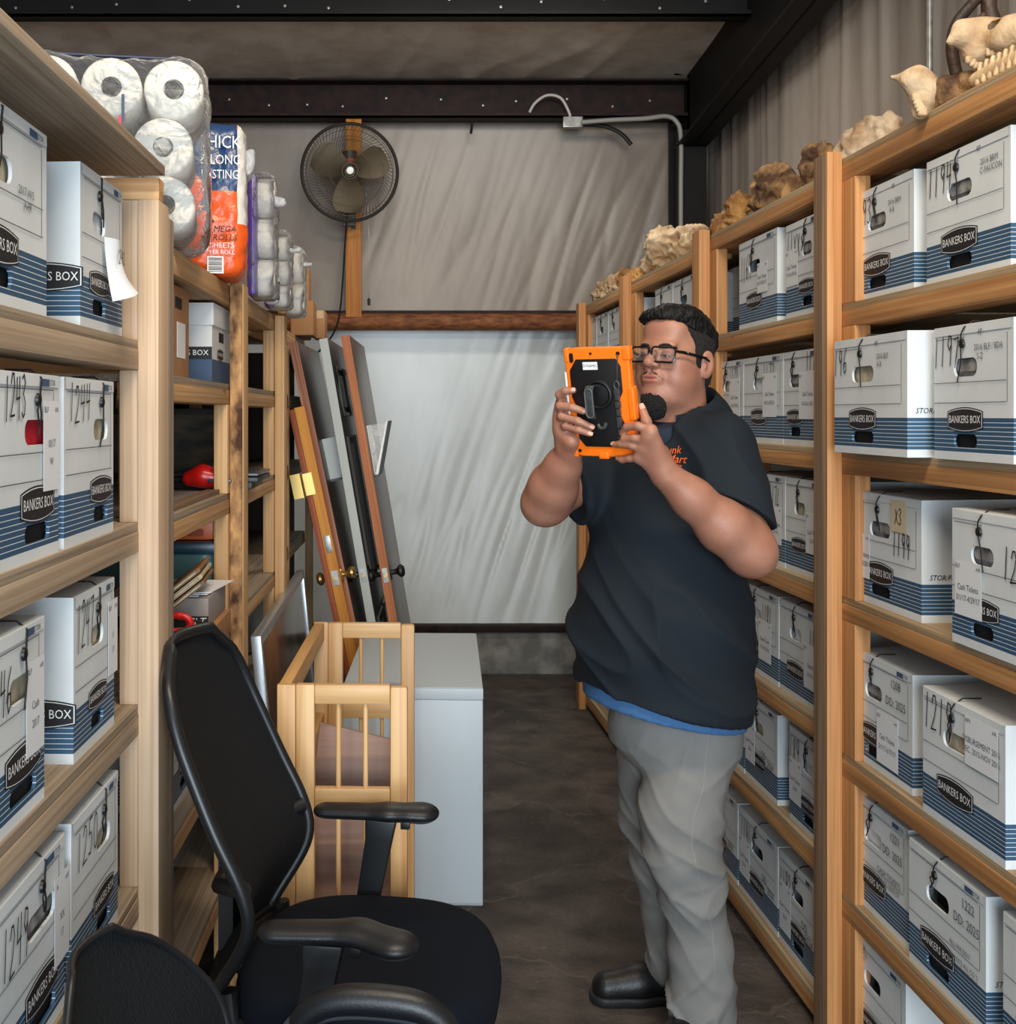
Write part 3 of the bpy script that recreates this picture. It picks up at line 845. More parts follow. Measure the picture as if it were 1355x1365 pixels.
file_box(RR, 1133.5, 1211.5, ZR[1], 'white file box printed 1221 with white paper in its hand hole', None, cont='white', low=False, prints=[('1221', .028, .80, .83), ('DD: 2025', .028, .76, .68), ('CASH TICKETS', .020, .70, .46), ('8/1/17-10/7/17', .020, .70, .38)], group=G)
file_box(RR, 1212.5, 1315, ZR[1], 'white file box printed 1222 with a torn lower hole', None, hx=.40, d=.045, cont='dark', prints=[('1222', .028, .80, .82), ('DD: 2025', .028, .78, .68), ('ALL-WK/2017', .015, .70, .46), ('DEPOSITS ALL CO.\'S', .014, .74, .36), ('JAN 2017-JUNE 2017', .014, .74, .31)], tail=2, side_print='stor', group=G)
file_box(RR, 1338, 1442, ZR[1], 'white file box cut by the frame edge right of box 1222', None, d=.045, group=G)
file_box(RR, 1134, 1208, ZR[0], 'white file box printed BOX 1236 on the bottom right shelf', None, cont='dark', string=False, prints=[('BOX 1236', .018, .20, .93), ('ALL INVOICES', .014, .22, .88), ('MISC 2017', .014, .22, .83)], group=G)
# ---- right rack, second bay
file_box(RR, 958, 985, ZR2[5] + .001, 'plain file box set back at the far end of the second top shelf', None, d=.19, w=.26, string=False, em=False, hole=False, low=False, tabprint=False, group=G)
file_box(RR, 986, 1036.5, ZR2[5], 'white file box numbered 1169 on the second top shelf', '1169', npos=(.06, .55), nh=.075, cont='dark', paper=(.52, .36, .09, .09, CT('8/1/15-8/5/15')), low=False, h=.272, d=.05, group=G)
file_box(RR, 1048.5, 1094, ZR2[5], 'white file box with scribbled drawing left of the tall post', '11xx', npos=(.04, .60), nh=.075, cont='grey', hx=.62, paper=(.02, .34, .09, .10, CT('7/1/16-9/3/16')), d=.05, group=G)
file_box(RR, 957, 991.5, ZR2[4], 'white file box numbered 1172 behind the man\'s neck', '1172', npos=(.5, .62), nh=.075, ncw=.022, cont='manila', hx=.40, paper=(.50, .28, .11, .13, CT('6/1/16-7/8/16')), low=False, group=G)
file_box(RR, 992.5, 1044.5, ZR2[4], 'white file box numbered 1173 beside box 1172', '1173', npos=(.52, .62), nh=.075, ncw=.026, cont='white', hx=.40, paper=(.52, .30, .12, .13, CT('8/5/16-9/25/16')), low=False, group=G)
file_box(RR, 1045.5, 1094, ZR2[4], 'white file box with a number starting 117 between box 1173 and the post', '1174', npos=(.64, .68), nh=.075, ncw=.022, cont='grey', hx=.32, paper=(.46, .28, .13, .13, CT('9/16/16-10/31')), group=G)
file_box(RR, 1001, 1047, ZR2[3], 'white file box numbered 1176 at the man\'s shoulder', '1176', npos=(.58, .56), nh=.085, ncw=.022, low=False, paper=(.60, .24, .10, .11, CT('11/1/16')), group=G)
file_box(RR, 1048.5, 1096, ZR2[3], 'white file box with a square hole right of box 1176', '11', npos=(.80, .60), nh=.07, cont='manila', hx=.40, low=False, paper=(.60, .25, .10, .11, CT('12/1/16')), group=G)
file_box(RR, 993, 1038.5, ZR2[2], 'white file box numbered 1181 by the man\'s elbow', '1181', npos=(.54, .52), nh=.085, ncw=.022, cont='white', hx=.36, low=False, paper=(.46, .20, .11, .12, CT('1/2/16-2/5/16', 'Payroll Taxes')), group=G)
file_box(RR, 1040.5, 1092, ZR2[2], 'white file box with round white paper in its hole right of box 1181', '118', npos=(.78, .5), nh=.08, ncw=.02, cont='white', low=False, paper=(.66, .20, .10, .12, CT('2/16-3/16', 'Payroll')), group=G)
file_box(RR, 957, 993, ZR2[1], 'white file box nearest the man\'s back pocket', '1187', npos=(.40, .58), nh=.08, low=False, paper=(.50, .22, .10, .12, CT('2014')), group=G)
file_box(RR, 994.5, 1037, ZR2[1], 'white file box numbered 188 behind the man\'s hip', '188', npos=(.06, .58), nh=.08, cont='manila', low=False, paper=(.02, .22, .09, .12, CT('2014')), prints=[('DD', .030, .60, .42), ('2024', .030, .80, .36)], group=G)
file_box(RR, 1053, 1099, ZR2[1], 'white file box numbered 189 touching the tall right post', '189', npos=(.02, .60), nh=.08, cont='white', hx=.55, paper=(.02, .22, .09, .12, CT('2014')), group=G)
file_box(RR, 946, 984, ZR2[0], 'white worn file box behind the man\'s knee on the bottom shelf', '1190', npos=(.1, .6), nh=.07, low=False, prints=[('DD', .030, .55, .45), ('2024', .030, .78, .38)], group=G)
file_box(RR, 986, 1037.5, ZR2[0], 'white file box numbered 1191 on the bottom shelf', '1191', npos=(.06, .56), nh=.09, ncw=.024, low=False, hx=.48, paper=(.03, .22, .10, .12, CT('2014')), prints=[('DD', .032, .68, .46), ('2024', .032, .84, .38)], group=G)
file_box(RR, 1039.5, 1088, ZR2[0], 'white file box numbered 1192 on the bottom shelf by the post', '1192', npos=(.03, .50), nh=.09, ncw=.022, hx=.52, paper=(.03, .16, .09, .14, CT('2014')), prints=[('DD', .032, .72, .46), ('2024', .032, .84, .36)], group=G)
# ---- right rack, far bays (top shelf)
file_box(RR, 831, 853.5, ZR3[5], 'white file box with an orange sticker on the far top shelf', None, tan=(.10, .25), low=False, em=False, group=G)
file_box(RR, 874, 897, ZR3[5], 'white file box with a small white hole above the man\'s head', None, cont='white', em=False, group=G)
file_box(RR, 899, 930, ZR3[5], 'white file box left of the post above the man\'s head', None, em=False, low=False, group=G)
file_box(RR, 784, 795.5, ZR3[5], 'leftmost white file box of the farthest top shelf', None, cont='manila', em=False, group=G)
file_box(RR, 796.5, 811, ZR3[5], 'middle white file box of the three on the farthest top shelf', None, em=False, group=G)
file_box(RR, 812.5, 826, ZR3[5], 'rightmost white file box of the farthest top shelf', None, cont='grey', em=False, group=G)
file_box(RR, 786, 803, ZR3[4], 'white file box above the tablet on the farthest second shelf', None, em=False, string=False, group=G)
file_box(RR, 806, 825, ZR3[4], 'white file box on the farthest second shelf behind the tablet', None, em=False, group=G)
file_box(RR, 832, 856, ZR3[4], 'white file box on the second shelf behind the man\'s forehead', None, em=False, group=G)

# ---- left rack
ZL = [z + TH for z in L_LV1]
file_box(RL, -60, 62, ZL[4], 'white file box left of box 1240 on the top left shelf', None, cont='manila', d=.045, w=None, prints=[('2017 W/S', .017, .72, .62), ('A-PR', .017, .74, .55)], tail=1, group=G)
b1240 = file_box(RL, 107, 162.5, ZL[4], 'white file box with a curling paper tag marked 1240', None, d=.045, cont='white', side_print='em', group=G)
file_box(RL, -45, 78, ZL[3], 'white file box numbered 1243 with a red folder in its hole', '1243', npos=(.34, .76), ncw=.021, cont='red', hx=.73, d=.045, paper=(.78, .36, .07, .13, ['BLF', '10/17', 'W']), group=G)
file_box(RL, 85, 151, ZL[3], 'white file box numbered 1244 on the left rack', '1244', npos=(.07, .74), ncw=.029, cont='manila', hx=.72, d=.045, tail=1, group=G)
file_box(RL, -75, 59, ZL[2], 'white file box numbered 6 left of box 1247', '1246', npos=(.34, .62), ncw=.024, cont='manila', hx=.75, d=.045, tail=1, paper=(.76, .30, .075, .13, ['BLF', 'Cash', '2017']), group=G)
file_box(RL, 98, 152, ZL[2], 'white file box numbered 1247 on the left rack', '1247', npos=(.04, .66), ncw=.024, nh=.075, cont='manila', hx=.56, d=.05, side_print='em', paper=(.80, .36, .06, .13, ['BLF', '11', '17']), group=G)
file_box(RL, -55, 86, ZL[1], 'white file box numbered 1249 behind the low front chair', '1249', npos=(.33, .60), ncw=.026, nh=.066, cont='grey', hx=.74, d=.045, paper=(.86, .30, .07, .13, ['A', 'XX', '17']), group=G)
file_box(RL, 95, 157, ZL[1], 'white file box numbered 1250 on the left rack', '1250', npos=(.08, .68), ncw=.030, nh=.058, cont='manila', hx=.66, d=.045, side_print=None, group=G)
file_box(RL, 231, 263, .650 + TH, 'white file box in the shade behind the mesh chair back', None, d=.06, cont='dark', group=G)
# curled paper tag taped on box 1240
mb = MB(); vs = []; fs = []
for j in range(13):
    for i in range(7):
        u, v = i/6, j/12
        vs.append((.118 + u*.070 + .014*v, -.006 - .026*v*v*(.4+u) - .016*math.sin(u*3.1)*(1-v*.3), .160 - v*.108 + .022*u*v))
for j in range(12):
    for i in range(6):
        k = j*7+i; fs.append((k, k+1, k+8, k+7))
mb.add(vs, fs, 0)
o = mb.build('paper_tag', [M_paper, M_ink], b1240, smooth=True)
mb = MB(); add_hand(mb, '1240', .135, .118, .024, .013, -.0235, 0, .002); mb.build('handwritten_number', M_ink, b1240)
# ------------------------------------------------------------------ office chairs
M_mesh = mat('black_mesh_fabric', srgb(15, 16, 19), .85, bump=.25, bscale=420, spec=.3)
M_seat = mat('navy_black_seat_fabric', srgb(13, 19, 29), .95, bump=.2, bscale=500, spec=.2)
M_frame = mat('black_satin_frame', srgb(24, 26, 29), .38)
M_pad = mat('black_arm_pad', srgb(22, 24, 27), .42, bump=.06, bscale=220)
M_padg = mat('grey_arm_underside', srgb(64, 68, 74), .5)
M_chrome = mat('chrome', srgb(170, 172, 176), .2, metal=1.0)

def interp(tab, z):
    xs = [t[0] for t in tab]
    return [float(np.interp(z, xs, [t[k] for t in tab])) for k in range(1, len(tab[0]))]

def smooth_interp(tab, z):
    e = .03
    return [sum(v)/5 for v in zip(*(interp(tab, z + k*e/2) for k in (-2, -1, 0, 1, 2)))]

def chair_base(root):
    g = MB().lathe([(.028, .09), (.028, .30), (.018, .30), (.018, .44)], 16)
    g.build('gas_cylinder', M_frame, root, smooth=True)
    MB().box((-.12, -.10, .425), (.12, .10, .462)).build('tilt_mechanism', M_frame, root, bevel=.008)
    for k in range(5):
        a = math.radians(72*k + 20); M = Matrix.Rotation(a, 4, 'Z')
        leg = MB(); leg.add([(.02,-.025,.075),(.02,.025,.075),(.30,.016,.07),(.30,-.016,.07),(.02,-.025,.125),(.02,.025,.125),(.30,.016,.09),(.30,-.016,.09)],
                [(0,3,2,1),(4,5,6,7),(0,1,5,4),(1,2,6,5),(2,3,7,6),(3,0,4,7)], 0, M)
        lo = leg.build('base_leg', M_frame, root, bevel=.004)
        cs = MB()
        for sy in (-.014, .014):
            cs.lathe([(0, -.009), (.027, -.009), (.03, -.005), (.03, .005), (.027, .009), (0, .009)], 18, 0, M @ Matrix.Translation((.30, sy, .03)) @ Matrix.Rotation(math.pi/2, 4, 'X'))
        cs.tube([M @ Vector((.30, -.02, .03)), M @ Vector((.30, .02, .03))], .006, 8)
        cs.tube([M @ Vector((.30, 0, .03)), M @ Vector((.30, 0, .08))], .006, 8)
        cs.build('caster', M_black, lo, smooth=True)

def seat_cushion(root, ax, ay, cx, z0, z1, m, ex=2.9, name='seat'):
    prof = [(.90, z0), (.985, z0+.012), (1.0, z0+.035), (.99, z0+.06), (.95, z1-.012), (.86, z1-.003), (.6, z1), (.25, z1-.004), (0.02, z1-.006)]
    n = 56; vs = []; fs = []
    for (k, z) in prof:
        for i in range(n):
            t = 2*math.pi*i/n; c, s_ = math.cos(t), math.sin(t)
            x = abs(c)**(2/ex)*math.copysign(1, c)*ax*k; y = abs(s_)**(2/ex)*math.copysign(1, s_)*ay*k
            vs.append((cx + x, y, z - .018*max(0, (x/ax))**3 + .006*(y/ay)**2))
    for j in range(len(prof)-1):
        for i in range(n): fs.append((j*n+i, j*n+(i+1)%n, (j+1)*n+(i+1)%n, (j+1)*n+i))
    fs.append(tuple(reversed(range(n)))); fs.append(tuple((len(prof)-1)*n+i for i in range(n)))
    mb = MB(); mb.add(vs, fs); return mb.build(name, m, root, smooth=True, angle=60)

def chair_back(root, tab, zb, zt, m, fr=.014, cup=.035, name='mesh_back'):
    nv, nu = 40, 24; P = []
    def pt(u, v):
        z = zb + (zt-zb)*v; x, w = smooth_interp(tab, z)
        return Vector((x - cup*(1-u*u), u*w, z))
    vs = [pt(-1 + 2*i/nu, j/nv) for j in range(nv+1) for i in range(nu+1)]
    fs = [(j*(nu+1)+i, j*(nu+1)+i+1, (j+1)*(nu+1)+i+1, (j+1)*(nu+1)+i) for j in range(nv) for i in range(nu)]
    # a thin panel with two faces
    n0 = len(vs); vs2 = vs + [v + Vector((-.006, 0, 0)) for v in vs]
    fs2 = fs + [tuple(n0 + k for k in reversed(f)) for f in fs]
    raw_mesh(name, [tuple(v) for v in vs2], fs2, m, root)
    edge = [pt(-1, j/nv) for j in range(nv+1)] + [pt(-1 + 2*i/nu, 1) for i in range(1, nu)] + [pt(1, j/nv) for j in range(nv, -1, -1)] + [pt(1 - 2*i/nu, 0) for i in range(1, nu)]
    MB().tube(edge, fr, 10, closed=True).build('back_frame', M_frame, root, smooth=True)
    return pt

def arm_pad(root, x0, x1, y, z, sgn, r=.040, name='arm_pad', lift=.0):
    f = Field((x0-.08, y-.10, 2*z-.12), (x1+.08, y+.10, 2*z+.10), .005)
    xm = x0 + (x1-x0)*.62
    f.cone((x0+r*.8, y, 2*z), (xm, y + .006*sgn, 2*z + .01), r*.80, r*.86, .01)
    f.cone((xm, y + .006*sgn, 2*z+.01), (x1-r, y - .018*sgn, 2*z-.004), r*.86, r*1.05, .02)
    V, Q = f.mesh(); V = relax(V, Q, 2); V[:, 2] = V[:, 2]/2
    mi = (V[Q].mean(1)[:, 2] < z - .008).astype(int)
    return raw_mesh(name, V, Q, [M_pad, M_padg], root, mi=mi)

ch = empty('office_chair', (-.09, 2.31, 0), math.radians(-8), 'black mesh high back office chair facing right beside the pale wooden crib', 'office chair', 'office chairs')
TAB = [(.5 + (z_ - .5)*.93, x_ - .012, w_) for (z_, x_, w_) in [(.50, -.235, .17), (.56, -.212, .205), (.61, -.178, .225), (.69, -.140, .245), (.77, -.160, .25), (.86, -.205, .25), (.95, -.243, .245), (1.05, -.284, .235), (1.12, -.306, .215), (1.165, -.325, .18), (1.195, -.340, .10)]]
pt = chair_back(ch, TAB, .53, 1.146, M_mesh, .013)
seat_cushion(ch, .255, .262, .025, .455, .550, M_seat)
MB().tube([(-.21, -.20, .54), (-.20, -.20, .475), (-.10, -.16, .445)], .018, 10).build('frame_strut', M_frame, ch, smooth=True)
MB().tube([(-.21, .20, .54), (-.20, .20, .475), (-.10, .16, .445)], .018, 10).build('frame_strut', M_frame, ch, smooth=True)
lum = MB().tube([(-.17, -.235, .74), (-.235, -.17, .72), (-.255, 0, .715), (-.235, .17, .72), (-.17, .235, .74)], .016, 10)
lum.box((-.275, -.05, .50), (-.245, .05, .74)); lum.tube([(-.26, 0, .52), (-.2, 0, .45), (-.05, 0, .445)], .022, 10)
lum.build('lumbar_support', M_frame, ch, smooth=True, angle=40)
for y, s_ in ((-.335, 1), (.275, -1)):
    xo = .038 if y < 0 else 0
    arm_pad(ch, -.155 + xo, .125 + xo, y, .716, s_)
    ap = MB()
    def sec(x, z, w, t): return [(x-w, y-t, z), (x+w, y-t, z), (x+w, y+t, z), (x-w, y+t, z)]
    rings = [sec(.0, .705, .035, .020), sec(-.005, .66, .030, .019), sec(-.03, .52, .026, .017), sec(-.04, .45, .024, .016)]
    vs = [p for r in rings for p in r]; fs = [(0,1,2,3), (15,14,13,12)]
    for j in range(3):
        for i in range(4): fs.append((j*4+i, j*4+(i+1)%4, (j+1)*4+(i+1)%4, (j+1)*4+i))
    ap.add(vs, fs); ap.box((-.07, y-.016 if y > 0 else y, .438), (-.01, y if y > 0 else y+.016, .46)); ap.box((-.065, min(y, .08*(-s_)) , .438), (-.015, max(y, .08*(-s_)), .453))
    ap.build('arm_post', M_frame, ch, bevel=.006)
    MB().box((.045, y-.02, .688), (.065, y-.005, .705)).build('height_button', M_frame, ch, bevel=.002)
chair_base(ch)

c2 = empty('office_chair', (-.085, 1.50, 0), math.radians(-6), 'black fabric office chair with rounded low back, nearest the camera at bottom left', 'office chair', 'office chairs')
TAB2 = [(.50, -.20, .22), (.62, -.20, .25), (.72, -.225, .25), (.77, -.26, .225), (.81, -.285, .195), (.845, -.305, .155), (.875, -.323, .105), (.893, -.334, .045)]
chair_back(c2, TAB2, .56, .893, mat('ribbed_black_fabric', srgb(17, 21, 25), .9, bump=.7, bscale=210, spec=.25, stretch=(1, 1, .4)), .006, cup=.02, name='fabric_back')
seat_cushion(c2, .24, .245, .03, .42, .51, M_seat)
MB().tube([(-.21, 0, .60), (-.23, 0, .5), (-.15, 0, .43), (-.04, 0, .425)], .026, 10).build('back_bar', M_frame, c2, smooth=True)
for s_ in (-1, 1):
    loop = [(-.05, s_*.17, .43), (-.09, s_*.255, .45), (-.125, s_*.272, .55), (-.125, s_*.275, .64), (-.095, s_*.275, .676), (-.03, s_*.275, .692), (.06, s_*.275, .690), (.115, s_*.275, .672), (.14, s_*.275, .64), (.12, s_*.272, .55), (.09, s_*.255, .45), (.05, s_*.17, .43)]
    al = MB().tube(smooth_pts(loop), .015, 10).build('arm_loop', M_padg, c2, smooth=True)
    MB().tube(smooth_pts([(-.118, s_*.275, .652), (-.085, s_*.275, .688), (-.03, s_*.275, .706), (.06, s_*.275, .704), (.105, s_*.275, .687), (.135, s_*.275, .656)]), [.013 + .011*math.sin(math.pi*min(1, (k+3)/46)) for k in range(41)], 12).build('arm_pad', M_pad, al, smooth=True)
chair_base(c2)

# ------------------------------------------------------------------ pale wooden crib frame with a board in it
M_beech = wood('beech', srgb(226, 184, 128), srgb(204, 156, 100), 'Z', knots=False, rough=.45, fine=40)
M_beechx = wood('beech_rail', srgb(228, 188, 134), srgb(206, 162, 106), 'X', knots=False, rough=.45, fine=40)
M_beechy = wood('beech_side', srgb(214, 166, 104), srgb(190, 140, 82), 'Y', knots=False, rough=.45, fine=40)
cr = empty('wooden_crib', (-.15, 2.78, 0), math.radians(-1.6), 'pale wooden crib frame with spindles standing in front of the grey cabinet', 'crib')
ZT = .957
for (y, tag_) in ((0, 'near'), (.82, 'far')):
    MB().box((-.155+.045, y-.014, 0), (-.155+.090, y+.014, ZT)).build('post', M_beech, cr, bevel=.004)
    MB().box((.115, y-.014, 0), (.157, y+.014, ZT-.004)).build('post', M_beech, cr, bevel=.008)
    MB().box((-.065, y-.013, ZT-.046), (.115, y+.013, ZT)).build('rail', M_beechx, cr, bevel=.004)
    MB().box((-.065, y-.013, .664), (.115, y+.013, .710)).build('rail', M_beechx, cr, bevel=.004)
    MB().box((-.065, y-.013, .10), (.115, y+.013, .15)).build('rail', M_beechx, cr, bevel=.004)
    for x in (-.009, .056):
        MB().tube([(x, y, .15), (x, y, ZT-.04)], .0062, 10).build('spindle', M_beech, cr, smooth=True)
MB().box((-.155, -.014, 0), (-.1105, .006, ZT)).build('post', M_beech, cr, bevel=.004)
MB().box((-.155, .815, 0), (-.1105, .835, ZT)).build('post', M_beech, cr, bevel=.004)
MB().box((-.153, .007, ZT-.055), (-.122, .814, ZT-.001)).build('side_rail', M_beechy, cr, bevel=.004)
MB().box((-.153, .007, .62), (-.122, .814, .68)).build('side_rail', M_beechy, cr, bevel=.004)
MB().box((-.153, .007, .10), (-.122, .814, .16)).build('side_rail', M_beechy, cr, bevel=.004)
MB().box((-.122, .02, .10), (.115, .80, .118)).build('bottom_board', M_beechy, cr, bevel=.002)
# brown board leaning inside the crib
bd = MB()
bd.prism([(-.105, .0), (.108, .0), (.112, .60), (-.085, .64), (-.108, .45)], 0, .018)
b_o = bd.build('brown_board', wood('walnut_board', srgb(156, 122, 104), srgb(124, 92, 78), 'X', knots=False, rough=.5, fine=26), None, bevel=.002)
b_o.location = (-.135, 2.86, .2); b_o.rotation_euler = (math.radians(-9), 0, math.radians(-1.6)); b_o.location.z = .1185
b_o.scale = (1, 1, 1.1)
tag(b_o, 'brown wood board standing inside the pale crib', 'board')

# ------------------------------------------------------------------ grey metal cabinet
M_cab = mat('light_grey_metal', srgb(186, 196, 202), .42, bump=.03, bscale=300, spec=.4)
cb = empty('metal_cabinet', (.025, 3.79, 0), math.radians(-2.2), 'light grey metal cabinet behind the wooden crib', 'cabinet')
MB().box((-.23, .004, 0.0), (.23, .95, .712)).build('cabinet_body', M_cab, cb, bevel=.006)
MB().box((-.228, -.004, .012), (.228, .0035, .672)).build('end_panel', M_cab, cb, bevel=.002)
MB().box((-.23, -.004, .676), (.23, .0035, .710)).build('top_trim', M_cab, cb, bevel=.002)

# ------------------------------------------------------------------ metal framed sheet leaning on the left rack
fp = empty('framed_glass_panel', (-.335, 3.32, 0), 0, 'aluminium framed glass panel leaning on the left rack behind the crib', 'framed panel')
fp.rotation_euler = (0, math.radians(-5.6), 0)
M_alu = mat('aluminium', srgb(176, 182, 188), .32, metal=.7)
M_glassy = mat('smoky_glass', srgb(98, 94, 88), .12, vary=.7, vscale=5, col2=srgb(62, 58, 54), spec=.7)
H_, L_ = .972, 1.42
for nm, lo, hi in (('frame_side', (-.012, 0, 0), (.018, .03, H_)), ('frame_side', (-.012, L_-.03, 0), (.018, L_, H_)), ('frame_top', (-.012, .03, H_-.03), (.018, L_-.03, H_)), ('frame_bottom', (-.012, .03, 0), (.018, L_-.03, .03))):
    MB().box(lo, hi).build(nm, M_alu, fp, bevel=.003)
MB().box((0, .03, .03), (.010, L_-.03, H_-.03)).build('glass', M_glassy, fp)

# ------------------------------------------------------------------ loose doors leaning by the back wall
M_dark_lam = mat('dark_door_face', srgb(104, 94, 88), .32, vary=.6, vscale=5, col2=srgb(70, 62, 58), stretch=(1, 1, .2))
M_dk = mat('charcoal_door_face', srgb(78, 74, 72), .35)
M_brass = mat('brass', srgb(190, 160, 96), .3, metal=.9)
def slab(px_top, py_top, px_bot, Y, width, thick, label, face, edge, zrot, group='loose doors leaning by the back wall', knob=None, kx=.934, panels=False):
    tp = W(px_top, py_top, Y); xb = (px_bot-CX)*Y/F
    L = math.hypot(tp[0]-xb, tp[2]); ang = math.atan2(tp[0]-xb, tp[2])
    r = empty('loose_door', (xb, Y, 0), 0, label, 'door', group)
    r.rotation_euler = Euler((0, ang, zrot)); r.rotation_mode = 'XYZ'
    mb = MB().box((0, .003, .004), (thick, width, L)).build('door_slab', face, r, bevel=.0015)
    MB().box((.0005, 0, .004), (thick-.0005, .0028, L)).build('door_edge', edge, r)
    if panels:
        for (z0, z1) in ((.12, .75), (.9, 1.52), (1.62, L-.12)):
            for (y0, y1) in ((.10, width/2-.05), (width/2+.05, width-.1)):
                pm = MB(); x = thick + .0005
                pm.tube([(x, y0, z0), (x, y1, z0), (x, y1, z1), (x, y0, z1)], .011, 6, closed=True)
                pm.box((x-.001, y0+.03, z0+.03), (x+.006, y1-.03, z1-.03))
                pm.build('raised_panel', face, r, smooth=True, angle=30)
    if knob:
        kz = kx/math.cos(ang)
        for sd in (0, 1):
            x = thick if sd else 0; sg = 1 if sd else -1
            if sd == 0 and knob[1]: continue
            kb = MB().lathe([(.0, .062), (.018, .060), (.027, .050), (.027, .040), (.015, .030), (.011, .022), (.011, .006), (.03, .005), (.032, 0)], 18, 0, Matrix.Translation((x, .065, kz)) @ Matrix.Rotation(sg*math.pi/2, 4, 'Y'))
            kb.build('knob', knob[0], r, smooth=True)
        lp = MB().box((.008, -.003, kz-.03), (thick-.008, .0002, kz+.03), 0); lp.tube([(thick/2, 0, kz), (thick/2, -.012, kz)], .007, 8, 1)
        lp.build('latch_plate', [M_galv, M_brass], r)
    return r
M_edge_o = wood('orange_door_edge', srgb(196, 120, 66), srgb(160, 88, 44), 'Z', knots=False, fine=80)
M_edge_y = wood('yellow_pine_edge', srgb(222, 150, 52), srgb(190, 116, 34), 'Z', knots=False, fine=50)
M_edge_r = wood('reddish_door_edge', srgb(184, 122, 90), srgb(140, 86, 62), 'Z', knots=False, fine=90)
M_edge_g = mat('grey_door_edge', srgb(178, 182, 174), .5)
dA = slab(384, 457, 513, 4.80, .84, .036, 'brown door slab with a grey file pocket, left of the grey edged door', M_dark_lam, M_edge_r, math.radians(-2))
dB = slab(392, 544, 506, 4.72, .05, .042, 'short varnished pine door jamb with a brass hinge and brass knob', M_edge_y, M_edge_y, 0, group=None, knob=(M_brass, False))
dB.name = 'door_jamb'; dB['category'] = 'door jamb'
dC = slab(425, 452, 530, 4.80, .84, .036, 'charcoal panel door with pale grey edge leaning between two brown doors', M_dk, M_edge_g, math.radians(-2), knob=(mat('dark_knob', srgb(70, 68, 66), .25, metal=.9), False), panels=True)
dD = slab(454, 448, 559, 4.80, .84, .036, 'brown door slab with a black knob and clear V pocket, rightmost leaning door', M_dark_lam, M_edge_o, math.radians(-2.2), knob=(M_black, False))
# reddish outer strip of the jamb, its strike plate and hinge
MB().box((-.024, .004, .004), (-.001, .05, 1.66)).build('jamb_stop', wood('red_stop', srgb(170, 84, 40), srgb(130, 58, 26), 'Z', knots=False), dB, bevel=.002)
MB().box((.008, -.003, 1.06), (.034, 0, 1.13)).build('strike_plate', M_galv, dB, bevel=.002)
hg = MB().box((-.075, -.004, 1.30), (-.030, .0, 1.40)).box((-.028, -.004, 1.305), (.014, .0, 1.395)).tube([(-.029, -.004, 1.30), (-.029, -.004, 1.40)], .005, 8)
hg.build('hinge', M_brass, dB)
# pockets screwed to the doors
M_clear = film('clear_acrylic', (.85, .82, .78, 1), .25, .1)
vp = MB(); x = .0365
vp.prism([(x, 1.36), (x+.004, 1.36), (x+.004, 1.57), (x, 1.57)], .10, .36, 0)
vp.prism([(x+.004, 1.36), (x+.016, 1.36), (x+.092, 1.575), (x+.086, 1.575)], .10, .36, 0)
vp.prism([(x, 1.352), (x+.018, 1.352), (x+.018, 1.36), (x, 1.36)], .10, .36, 1)
vp.prism([(x+.017, 1.362), (x+.022, 1.362), (x+.097, 1.575), (x+.092, 1.575)], .098, .362, 1)
vp.prism([(x+.005, 1.362), (x+.015, 1.362), (x+.085, 1.570), (x+.005, 1.570)], .101, .104, 2)
vp.build('wall_pocket', [mat('smoky_acrylic', srgb(190, 178, 160), .15), M_black, M_clear], dD)
vp = MB()
vp.prism([(x, 1.34), (x+.05, 1.34), (x+.075, 1.52), (x, 1.52)], .16, .40, 0)
vp.prism([(x, 1.335), (x+.052, 1.335), (x+.052, 1.345), (x, 1.345)], .155, .405, 1); vp.prism([(x+.05, 1.34), (x+.056, 1.34), (x+.081, 1.52), (x+.075, 1.52)], .27, .28, 1); vp.prism([(x+.05, 1.34), (x+.056, 1.34), (x+.081, 1.52), (x+.075, 1.52)], .155, .17, 1)
vp.build('wall_pocket', [mat('grey_pocket_metal', srgb(168, 172, 164), .35), M_black], dA)

# ------------------------------------------------------------------ fan on its timber
tb = MB().box((-.357, 7.015, 2.185), (-.262, 7.055, 3.40)).build('timber_upright', wood('amber_timber', srgb(206, 136, 50), srgb(168, 100, 30), 'Z', fine=50), None, bevel=.003)
tag(tb, 'orange timber upright on the back wall carrying the fan', 'timber')
MB().box((-.325, 7.008, 2.72), (-.295, 7.0148, 2.95)).build('mount_plate', M_black, tb)
fx, fy, fz, fr = -.323, 6.80, 3.018, .280
fan = empty('wall_fan', (fx, fy, fz), 0, 'round wire caged fan high on the back wall', 'fan')
fan.rotation_euler = (math.radians(5), 0, math.radians(4))
M_wire = mat('dusty_wire', srgb(84, 72, 56), .6, metal=.3)
for nm, dy, dome in (('front_guard', -.052, -.045), ('rear_guard', .052, .05)):
    g = MB(); n = 72
    for k in range(n):
        a = 2*math.pi*k/n; pts = []
        for i in range(7):
            r = .045 + (fr-.045)*i/6; aa = a + .9*(1 - i/6)**1.4
            y = dy*(1 if i < 6 else .2) + dome*(1-(r/fr)**2)*.6
            pts.append((r*math.cos(aa), y, r*math.sin(aa)))
        g.tube(pts, .0010, 4, cap=False)
    for r, w_ in ((.045, .003), (.12, .0018), (.20, .0018), (.255, .002)):
        g.tube([(r*math.cos(2*math.pi*k/48), dy + dome*(1-(r/fr)**2)*.6, r*math.sin(2*math.pi*k/48)) for k in range(48)], w_, 5, closed=True)
    g.build(nm, M_wire, fan)
